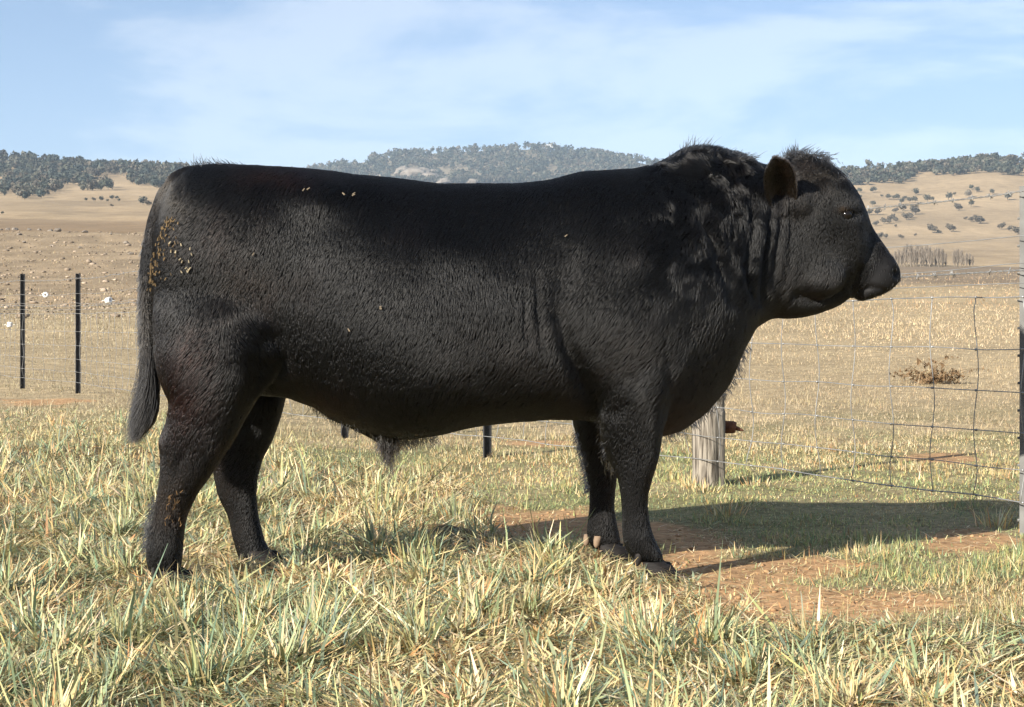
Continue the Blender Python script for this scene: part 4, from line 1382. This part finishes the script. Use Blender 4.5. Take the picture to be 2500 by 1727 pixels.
curly = np.clip(zone(1590, 500, 120, 170, X, Y) + 0.8 * zone(1650, 500, 40, 100, X, Y) + 0.25 * zone(1705, 560, 40, 130, X, Y) + 0.8 * zone(1810, 380, 60, 40, X, Y) + 0.25 * zone(430, 950, 80, 150, X, Y) + 0.5 * zone(930, 960, 90, 50, X, Y), 0, 1)
nz0 = np.stack([vnoise(hp, 3.6, 121), vnoise(hp, 3.6, 122), vnoise(hp, 3.6, 123)], 1)
flow = flow + nz0 * 0.42 + nz * (0.15 + 0.55 * curly)[:, None] + nz2 * (0.02 + 0.7 * curly)[:, None]
flow -= hnm * (flow * hnm).sum(1)[:, None]
flow /= np.linalg.norm(flow, axis=1)[:, None] + 1e-9
hl = np.full(NH_, 0.027)
hl += 0.010 * curly + 0.012 * zone(520, 850, 160, 100, X, Y) + 0.020 * crest - 0.004 * sstep(1000, 1100, Y) + 0.012 * zone(900, 985, 160, 40, X, Y) + 0.012 * zone(1380, 1000, 60, 60, X, Y)
hl = np.where((X > 1780) & (Y < 740), 0.013 + 0.016 * sstep(510, 580, Y) * sstep(1930, 1880, X), hl)
hl = np.where(hear > 0, 0.014, hl)
hl *= rng.uniform(0.75, 1.2, NH_) * (1 + 0.12 * nz[:, 0])
hl *= 1 - 0.38 * sstep(940, 1040, Y)
mz = sstep(-20, 20, (X - 1968) * 0.9 + (Y - 590) * 0.55) * (X > 1900) * (Y > 520)
eye_m = zone(1912, 486, 15, 7, X, Y)
keep = (rng.random(NH_) > mz * 0.97) & (eye_m < 0.5) & ~((hear < 0.5) & (hp[:, 2] < 0.055))
lift = 0.06 - 0.03 * sstep(900, 1020, Y) + 0.20 * curly + 0.4 * crest + 0.10 * rng.random(NH_) + 0.02 * np.clip(streak, -1, 1) * (1 - 0.6 * curly)
sel = np.where(keep)[0]
hp, hnm, flow, hl, lift, X, Y, curly, hear, nz2, crest, streak, patch = (q[sel] for q in (hp, hnm, flow, hl, lift, X, Y, curly, hear, nz2, crest, streak, patch))
n = len(hp)
# locks: neighbours lean to a common tip
ncl = 34000
ci = rng.choice(n, ncl, replace=False, p=(0.25 + curly) / (0.25 + curly).sum())
kd = kdtree.KDTree(ncl)
for i, k in enumerate(ci):
    kd.insert(hp[k], i)
kd.balance()
near = np.array([kd.find(p)[1] for p in hp])
ctip = hp[ci] + flow[ci] * (hl[ci] * 0.95)[:, None] + hnm[ci] * (hl[ci] * lift[ci] * 0.9)[:, None]
tip = hp + flow * (hl * 0.95)[:, None] + hnm * (hl * lift * 0.9)[:, None]
cm = 0.02 + 0.42 * curly
tip = tip * (1 - cm[:, None]) + ctip[near] * cm[:, None]
mid = hp * 0.5 + tip * 0.5 + hnm * (hl * 0.16)[:, None] + np.cross(flow, hnm) * (hl * 0.25 * nz2[:, 2] * (0.4 + 1.6 * curly))[:, None]
root_ = hp - hnm * 0.002
pts = np.stack([root_, root_ * 0.36 + mid * 0.64 + hnm * (hl * 0.05)[:, None], mid * 0.45 + tip * 0.55, tip], 1)
hcol = coat_col(X, Y, hear, None, hp) * rng.uniform(0.15, 1.0, (n, 1)) * ((0.22 + 0.14 * hear) * np.clip(1 + 0.28 * streak + 0.5 * patch, 0.25, 2.4))[:, None]
hcol *= 1 + np.clip(patch, 0, 1)[:, None] * np.array((0.35, 0.08, -0.05))
rad0 = 0.00062 * rng.uniform(0.7, 1.25, n)

HAIR = bpy.data.materials.new('coat_hair')
HAIR.use_nodes = True
t = HAIR.node_tree
t.nodes.clear()
o_ = t.nodes.new('ShaderNodeOutputMaterial')
hbs = t.nodes.new('ShaderNodeBsdfHairPrincipled')
hbs.model = 'CHIANG'
hbs.parametrization = 'COLOR'
at = t.nodes.new('ShaderNodeAttribute'); at.attribute_name = 'hcol'
t.links.new(at.outputs['Color'], hbs.inputs['Color'])
hbs.inputs['Roughness'].default_value = 0.27
hbs.inputs['Radial Roughness'].default_value = 0.55
hbs.inputs['Coat'].default_value = 0.0
hbs.inputs['IOR'].default_value = 1.38
t.links.new(hbs.outputs['BSDF'], o_.inputs['Surface'])

def hair_obj(name, pts, rad, colr, parent, prof=(1.0, 0.95, 0.7, 0.15)):
    """pts (n,k,3)"""
    n, k = pts.shape[:2]
    hcv = bpy.data.hair_curves.new(name)
    hcv.add_curves([k] * n)
    hcv.attributes['position'].data.foreach_set('vector', pts.astype(np.float32).ravel())
    ra = hcv.attributes.get('radius') or hcv.attributes.new('radius', 'FLOAT', 'POINT')
    pr = np.interp(np.linspace(0, 1, k), np.linspace(0, 1, len(prof)), prof)
    ra.data.foreach_set('value', (rad[:, None] * pr[None]).astype(np.float32).ravel())
    ca = hcv.attributes.new('hcol', 'FLOAT_COLOR', 'CURVE')
    buf = np.ones((n, 4), np.float32)
    buf[:, :3] = np.clip(colr, 0.004, 0.6)
    ca.data.foreach_set('color', buf.ravel())
    hcv.materials.append(HAIR)
    return add_obj(name, hcv, parent)
hair_obj('coat', pts, rad0, hcol, bull)

def strands(n, starts, length, down, wave, spread, rad, colr, k=10):
    """long loose hair: starts (n,3)"""
    p = starts.copy()
    out = [p.copy()]
    dirv = down + rng.normal(0, spread, (n, 3))
    dirv /= np.linalg.norm(dirv, axis=1)[:, None]
    ph, fr = rng.uniform(0, 6.28, n), rng.uniform(0.5, 1.3, n)
    for i in range(1, k):
        t_ = i / (k - 1)
        dd = dirv + wave * np.stack([np.sin(ph + fr * i), np.cos(ph * 1.3 + fr * i) * 0.7, np.zeros(n)], 1)
        p = p + dd * (length / (k - 1))[:, None]
        out.append(p.copy())
    return np.stack(out, 1), np.full(n, rad) * rng.uniform(0.7, 1.3, n), np.tile(colr, (n, 1)) * rng.uniform(0.5, 1.6, (n, 1))

# tail switch
n = 3600
tt = rng.uniform(0.0, 1.0, n) ** 0.8
tp_ = np.array([P(a, b, DC(a) - 0.03 - 0.04) for a, b, r in TAIL if b >= 730])
ts_ = np.linspace(0, 1, len(tp_))
st_ = np.stack([np.interp(tt, ts_, tp_[:, i]) for i in range(3)], 1)
ang = rng.uniform(0, 6.28, n)
st_ += 0.017 * np.stack([np.cos(ang), np.sin(ang), 0 * ang], 1)
endz = P(325, 1006, DC(325) - 0.07)[2] + rng.gamma(2, 0.035, n)
L = np.maximum(st_[:, 2] - endz, 0.04)
sp, sr, scol = strands(n, st_, L, np.stack([-0.01 + 0.05 * np.cos(ang), 0.05 * np.sin(ang), -np.ones(n)], 1), 0.05, 0.04, 0.0008, (0.006, 0.0055, 0.0055))
u_ = np.linspace(0, 1, sp.shape[1])[None]
sp[:, :, 0] += 0.012 * np.sin(u_ * 3.1) - 0.045 * u_ ** 3 * (1 + 0.8 * np.cos(ang))[:, None]
hair_obj('tail_switch', sp, sr, scol, bull)
# short rough hair along the tail
n = 9000
tp_ = np.array([P(a, b, DC(a) - 0.03 - 0.04 * (b > 600)) for a, b, r in TAIL]); tr_ = np.array([r / 660.0 for a, b, r in TAIL])
tt = rng.uniform(0, 1, n); ts_ = np.linspace(0, 1, len(tp_))
cen_ = np.stack([np.interp(tt, ts_, tp_[:, i]) for i in range(3)], 1)
rr_ = np.interp(tt, ts_, tr_)
ang = rng.uniform(0, 6.28, n)
st_ = cen_ + rr_[:, None] * np.stack([np.cos(ang), np.sin(ang), 0 * ang], 1) * 0.92
sp, sr, scol = strands(n, st_, rng.uniform(0.025, 0.05, n), np.stack([0.30 * np.cos(ang) - 0.05, 0.30 * np.sin(ang), -np.ones(n)], 1), 0.12, 0.12, 0.0008, (0.018, 0.016, 0.014), 5)
hair_obj('tail_hair', sp, sr, scol, bull)
# crest, poll, sheath and leg feather
S_, R_, C_ = [], [], []
def fringe(pts_, n, L0, L1, direction, wave, spread, depth=None, colr=(0.014, 0.013, 0.012), jit=(0.012, 0.04, 0.008), rad=0.0008):
    pp = np.array(pts_, float)
    t_ = rng.uniform(0, 1, n)
    q = np.stack([np.interp(t_, np.linspace(0, 1, len(pp)), pp[:, i]) for i in range(2)], 1)
    dd = DC(q[:, 0]) if depth is None else np.full(n, depth)
    s0 = np.array([P(a, b, c_) for (a, b), c_ in zip(q, dd)]) + rng.normal(0, 1, (n, 3)) * np.array(jit)
    cl = np.floor(t_ * max(4, n / 26)).astype(int)            # locks share a direction
    lr = np.random.default_rng(5).normal(0, 1, (cl.max() + 1, 3))
    d_ = np.tile(np.array(direction, float), (n, 1)) + lr[cl] * spread
    a, b, c_ = strands(n, s0, rng.uniform(L0, L1, n) * (1 + 0.4 * np.tanh(lr[cl, 0])), d_, wave, 0.12, rad, colr, 7)
    S_.append(a); R_.append(b); C_.append(c_)
fringe([(1470, 385), (1510, 364), (1560, 346), (1620, 350), (1690, 366)], 1100, 0.015, 0.035, (0.55, 0, 0.34), 0.2, 0.22, jit=(0.012, 0.05, 0.006))
fringe([(1545, 350), (1575, 346)], 60, 0.035, 0.06, (0.15, 0, 1), 0.15, 0.25)
fringe([(1775, 362), (1800, 352), (1830, 356)], 420, 0.012, 0.035, (0.2, -0.1, 0.5), 0.3, 0.5, None, (0.03, 0.025, 0.02), (0.02, 0.05, 0.006))
fringe([(1840, 360), (1880, 385), (1900, 420)], 260, 0.015, 0.03, (0.6, -0.1, -0.85), 0.10, 0.1, None, (0.02, 0.017, 0.014), (0.012, 0.06, 0.004))
fringe([(430, 382), (480, 376), (560, 380)], 300, 0.015, 0.03, (-0.5, 0, 0.6), 0.2, 0.3, jit=(0.01, 0.06, 0.004))
fringe([(858, 990), (875, 998), (893, 1004)], 420, 0.03, 0.075, (-0.12, 0, -1), 0.18, 0.2, None, (0.014, 0.012, 0.011), (0.008, 0.012, 0.006))
fringe([(872, 1005), (886, 1008)], 60, 0.07, 0.11, (-0.18, 0, -1), 0.25, 0.1, None, (0.014, 0.012, 0.011), (0.004, 0.006, 0.004))
fringe([(700, 905), (780, 945), (860, 975), (900, 995), (980, 980)], 1200, 0.015, 0.032, (-0.1, 0, -1), 0.25, 0.3, jit=(0.01, 0.05, 0.01))
fringe([(1500, 985), (1560, 955), (1620, 905), (1655, 850), (1680, 780)], 700, 0.012, 0.025, (0.35, 0, -0.9), 0.2, 0.3, jit=(0.006, 0.05, 0.006))
fringe([(1350, 925), (1358, 980), (1366, 1030), (1388, 1062)], 120, 0.012, 0.028, (-0.45, 0.1, -0.9), 0.2, 0.35, D_NF, jit=(0.006, 0.025, 0.014))
fringe([(1300, 975), (1312, 1020), (1322, 1070), (1330, 1110)], 500, 0.012, 0.03, (-0.6, 0, -0.8), 0.2, 0.25, D_FF, jit=(0.005, 0.04, 0.01))
fringe([(350, 1130), (338, 1190), (332, 1240)], 500, 0.012, 0.028, (-0.6, 0, -0.7), 0.2, 0.25, D_NH, jit=(0.004, 0.03, 0.01))
fringe([(1778, 356), (1800, 350)], 120, 0.03, 0.05, (0.0, 0, 1.0), 0.12, 0.45, jit=(0.008, 0.03, 0.006))
fringe([(1830, 352), (1862, 362)], 260, 0.015, 0.03, (0.7, 0, 0.3), 0.12, 0.3, jit=(0.008, 0.06, 0.006))
hair_obj('fringe_hair', np.concatenate(S_), np.concatenate(R_), np.concatenate(C_), bull)

# eyes
EYE = noise_mat('eye', (0.004, 0.0035, 0.0035), (0.010, 0.008, 0.007), 40, 0.12, spec=0.3)
for s_ in (-1, 1):
    bm = bmesh.new()
    bmesh.ops.create_uvsphere(bm, u_segments=24, v_segments=16, radius=0.020)
    c_ = P(1909, 485, HDC + s_ * 0.1180)
    for q in bm.verts:
        q.co = q.co + Vector(c_)
    me = bpy.data.meshes.new('eye'); bm.to_mesh(me); bm.free()
    for q in me.polygons: q.use_smooth = True
    add_obj('eye', me, bull, EYE)

# cloven hooves and dewclaws
HORN = noise_mat('dark_horn', (0.008, 0.007, 0.007), (0.024, 0.02, 0.018), 18, 0.7, bump=0.3, stretch=(1, 1, 6))
PALEHORN = noise_mat('pale_horn', (0.17, 0.12, 0.08), (0.30, 0.215, 0.145), 20, 0.7)
def claw(cx_, cy_, toe, sgn, z_top=0.058, ln=0.115, wd_=0.034):
    rings = []
    th = np.linspace(0, 2 * np.pi, 24, endpoint=False)
    for z, k, sh in ((0.0, 0.97, 0.012), (0.006, 1.0, 0.012), (0.03, 0.93, 0.004), (0.055, 0.82, -0.008), (z_top, 0.70, -0.018), (z_top + 0.008, 0.62, -0.022)):
        lx = np.cos(th) * ln * 0.5 * k
        ly = np.sin(th) * wd_ * k * (1 - 0.30 * np.clip(np.cos(th), 0, 1) ** 1.5)
        ly = np.where(ly * sgn < 0, ly * 0.75, ly)
        x = cx_ + (lx + sh) * math.cos(toe) - ly * math.sin(toe)
        y = cy_ + (lx + sh) * math.sin(toe) + ly * math.cos(toe)
        rings.append(np.stack([x, y, np.full(24, z)], 1))
    g = Geo(); g.add(*ring_mesh(rings)); g.obj('hoof_claw', HORN, bull)
FEET = [(390, D_NH, 1), (588, D_FH, 1), (1480, D_NF, 1), (1376, D_FF, 1)]
for px, d, m_ in FEET:
    x = (px * S - CX) / F * d
    for sgn in (-1, 1):
        claw(x + 0.012, d - CD + sgn * 0.034 + 0.105 * 0.02, 0.105 + sgn * 0.10, sgn)
for px, py, d, mat_ in ((1347, 1222, D_FF - 0.045, PALEHORN), (1324, 1218, D_FF + 0.02, PALEHORN), (1440, 1262, D_NF - 0.035, HORN), (1436, 1262, D_NF + 0.035, HORN), (350, 1290, D_NH - 0.035, HORN), (346, 1290, D_NH + 0.035, HORN), (548, 1262, D_FH - 0.035, HORN), (545, 1262, D_FH + 0.035, HORN)):
    c_ = P(px, py, d)
    rings = []
    th = np.linspace(0, 2 * np.pi, 14, endpoint=False)
    for t_, r_ in ((-0.02, 0.013), (-0.004, 0.0138), (0.012, 0.011), (0.02, 0.006), (0.023, 0.002)):
        rings.append(np.stack([c_[0] + r_ * np.cos(th) - t_ * 0.15, c_[1] + r_ * np.sin(th) * 0.9, np.full(14, c_[2] - t_)], 1))
    g = Geo(); g.add(*ring_mesh(rings)); g.obj('dewclaw', mat_, bull)

# straw and dry dung flecks stuck to the coat
fac = np.where((nrm[:, 1] < -0.15) & (v[:, 2] > 0.1))[0]
tree_n = kdtree.KDTree(len(fac))
for i in fac:
    tree_n.insert((bpx[i], bpy_[i], 0), i)
tree_n.balance()
V, Fc, C, k0 = [], [], [], 0
def fleck(px, py, d, L, w, colr):
    global k0
    i = min((q[1] for q in tree_n.find_n((px, py, 0), 7)), key=lambda j: v[j, 1])
    nn = nrm[i]; jt = rng.normal(0, 0.006, 3); p = v[i] + nn * 0.010 + jt - nn * (jt @ nn)
    a = rng.uniform(0.6, 2.2); dv = np.array((math.cos(a), 0, math.sin(a))); dv -= nn * (dv @ nn); dv /= np.linalg.norm(dv) + 1e-9
    b = np.cross(nn, dv)
    q = np.array([p - dv * L / 2 - b * w / 2, p + dv * L / 2 - b * w / 3, p + dv * L / 2 + b * w / 3, p - dv * L / 2 + b * w / 2])
    V.append(np.concatenate([q, q + nn * 0.003])); Fc.extend([[j + k0 for j in f] for f in ([0, 3, 2, 1], [4, 5, 6, 7], [0, 1, 5, 4], [1, 2, 6, 5], [2, 3, 7, 6], [3, 0, 4, 7])]); k0 += 8
    C.append(np.tile(np.array(colr) * rng.uniform(0.6, 1.2), (8, 1)))
for _ in range(120):
    t_ = rng.random()
    py = 490 + 170 * t_
    px = np.interp(py, [490, 540, 600, 660], [378, 362, 346, 338]) + rng.exponential(9) - 2
    fleck(px, py, 5.2, rng.uniform(0.004, 0.013), rng.uniform(0.0015, 0.0035), (0.17, 0.115, 0.055))
for _ in range(16):
    fleck(rng.uniform(385, 430), rng.uniform(540, 610), 5.15, 0.009, 0.0035, (0.30, 0.25, 0.16))
for px, py in ((685, 428), (690, 434), (780, 440), (795, 438), (805, 437), (860, 685), (575, 562), (857, 690), (790, 755), (740, 965), (935, 978), (1270, 525)):
    fleck(px, py, 5.15, 0.011, 0.004, (0.20, 0.16, 0.11))
for _ in range(22):
    fleck(rng.uniform(370, 420), rng.uniform(1115, 1190), 5.1, 0.012, 0.002, (0.16, 0.095, 0.04))
me = mesh_np('straw_flecks', np.concatenate(V), Fc, False)
set_col(me, 'col', np.concatenate(C))
add_obj('straw_flecks', me, bull, attr_mat('straw_fleck', 0.8), kind='stuff', label='bits of straw and dried dung stuck beside the tail')

# ------------------------------------------------------------------ haze in the air
hz_m = bpy.data.materials.new('haze')
hz_m.use_nodes = True
t = hz_m.node_tree
t.nodes.clear()
ho = t.nodes.new('ShaderNodeOutputMaterial')
pv = t.nodes.new('ShaderNodeVolumePrincipled')
pv.inputs['Color'].default_value = (0.62, 0.80, 1.0, 1)
pv.inputs['Density'].default_value = 0.00018
pv.inputs['Anisotropy'].default_value = 0.0
t.links.new(pv.outputs['Volume'], ho.inputs['Volume'])
zlo, zhi = float(gz.min()) - 1.5, float(gz.max()) + 30
g = Geo(); g.box((-6800, -6800, zlo), (6800, 6800, zhi))
ho_ = g.obj('haze', hz_m, None, False, kind='stuff', label='thin blue haze in the air over the far hills', category='haze')
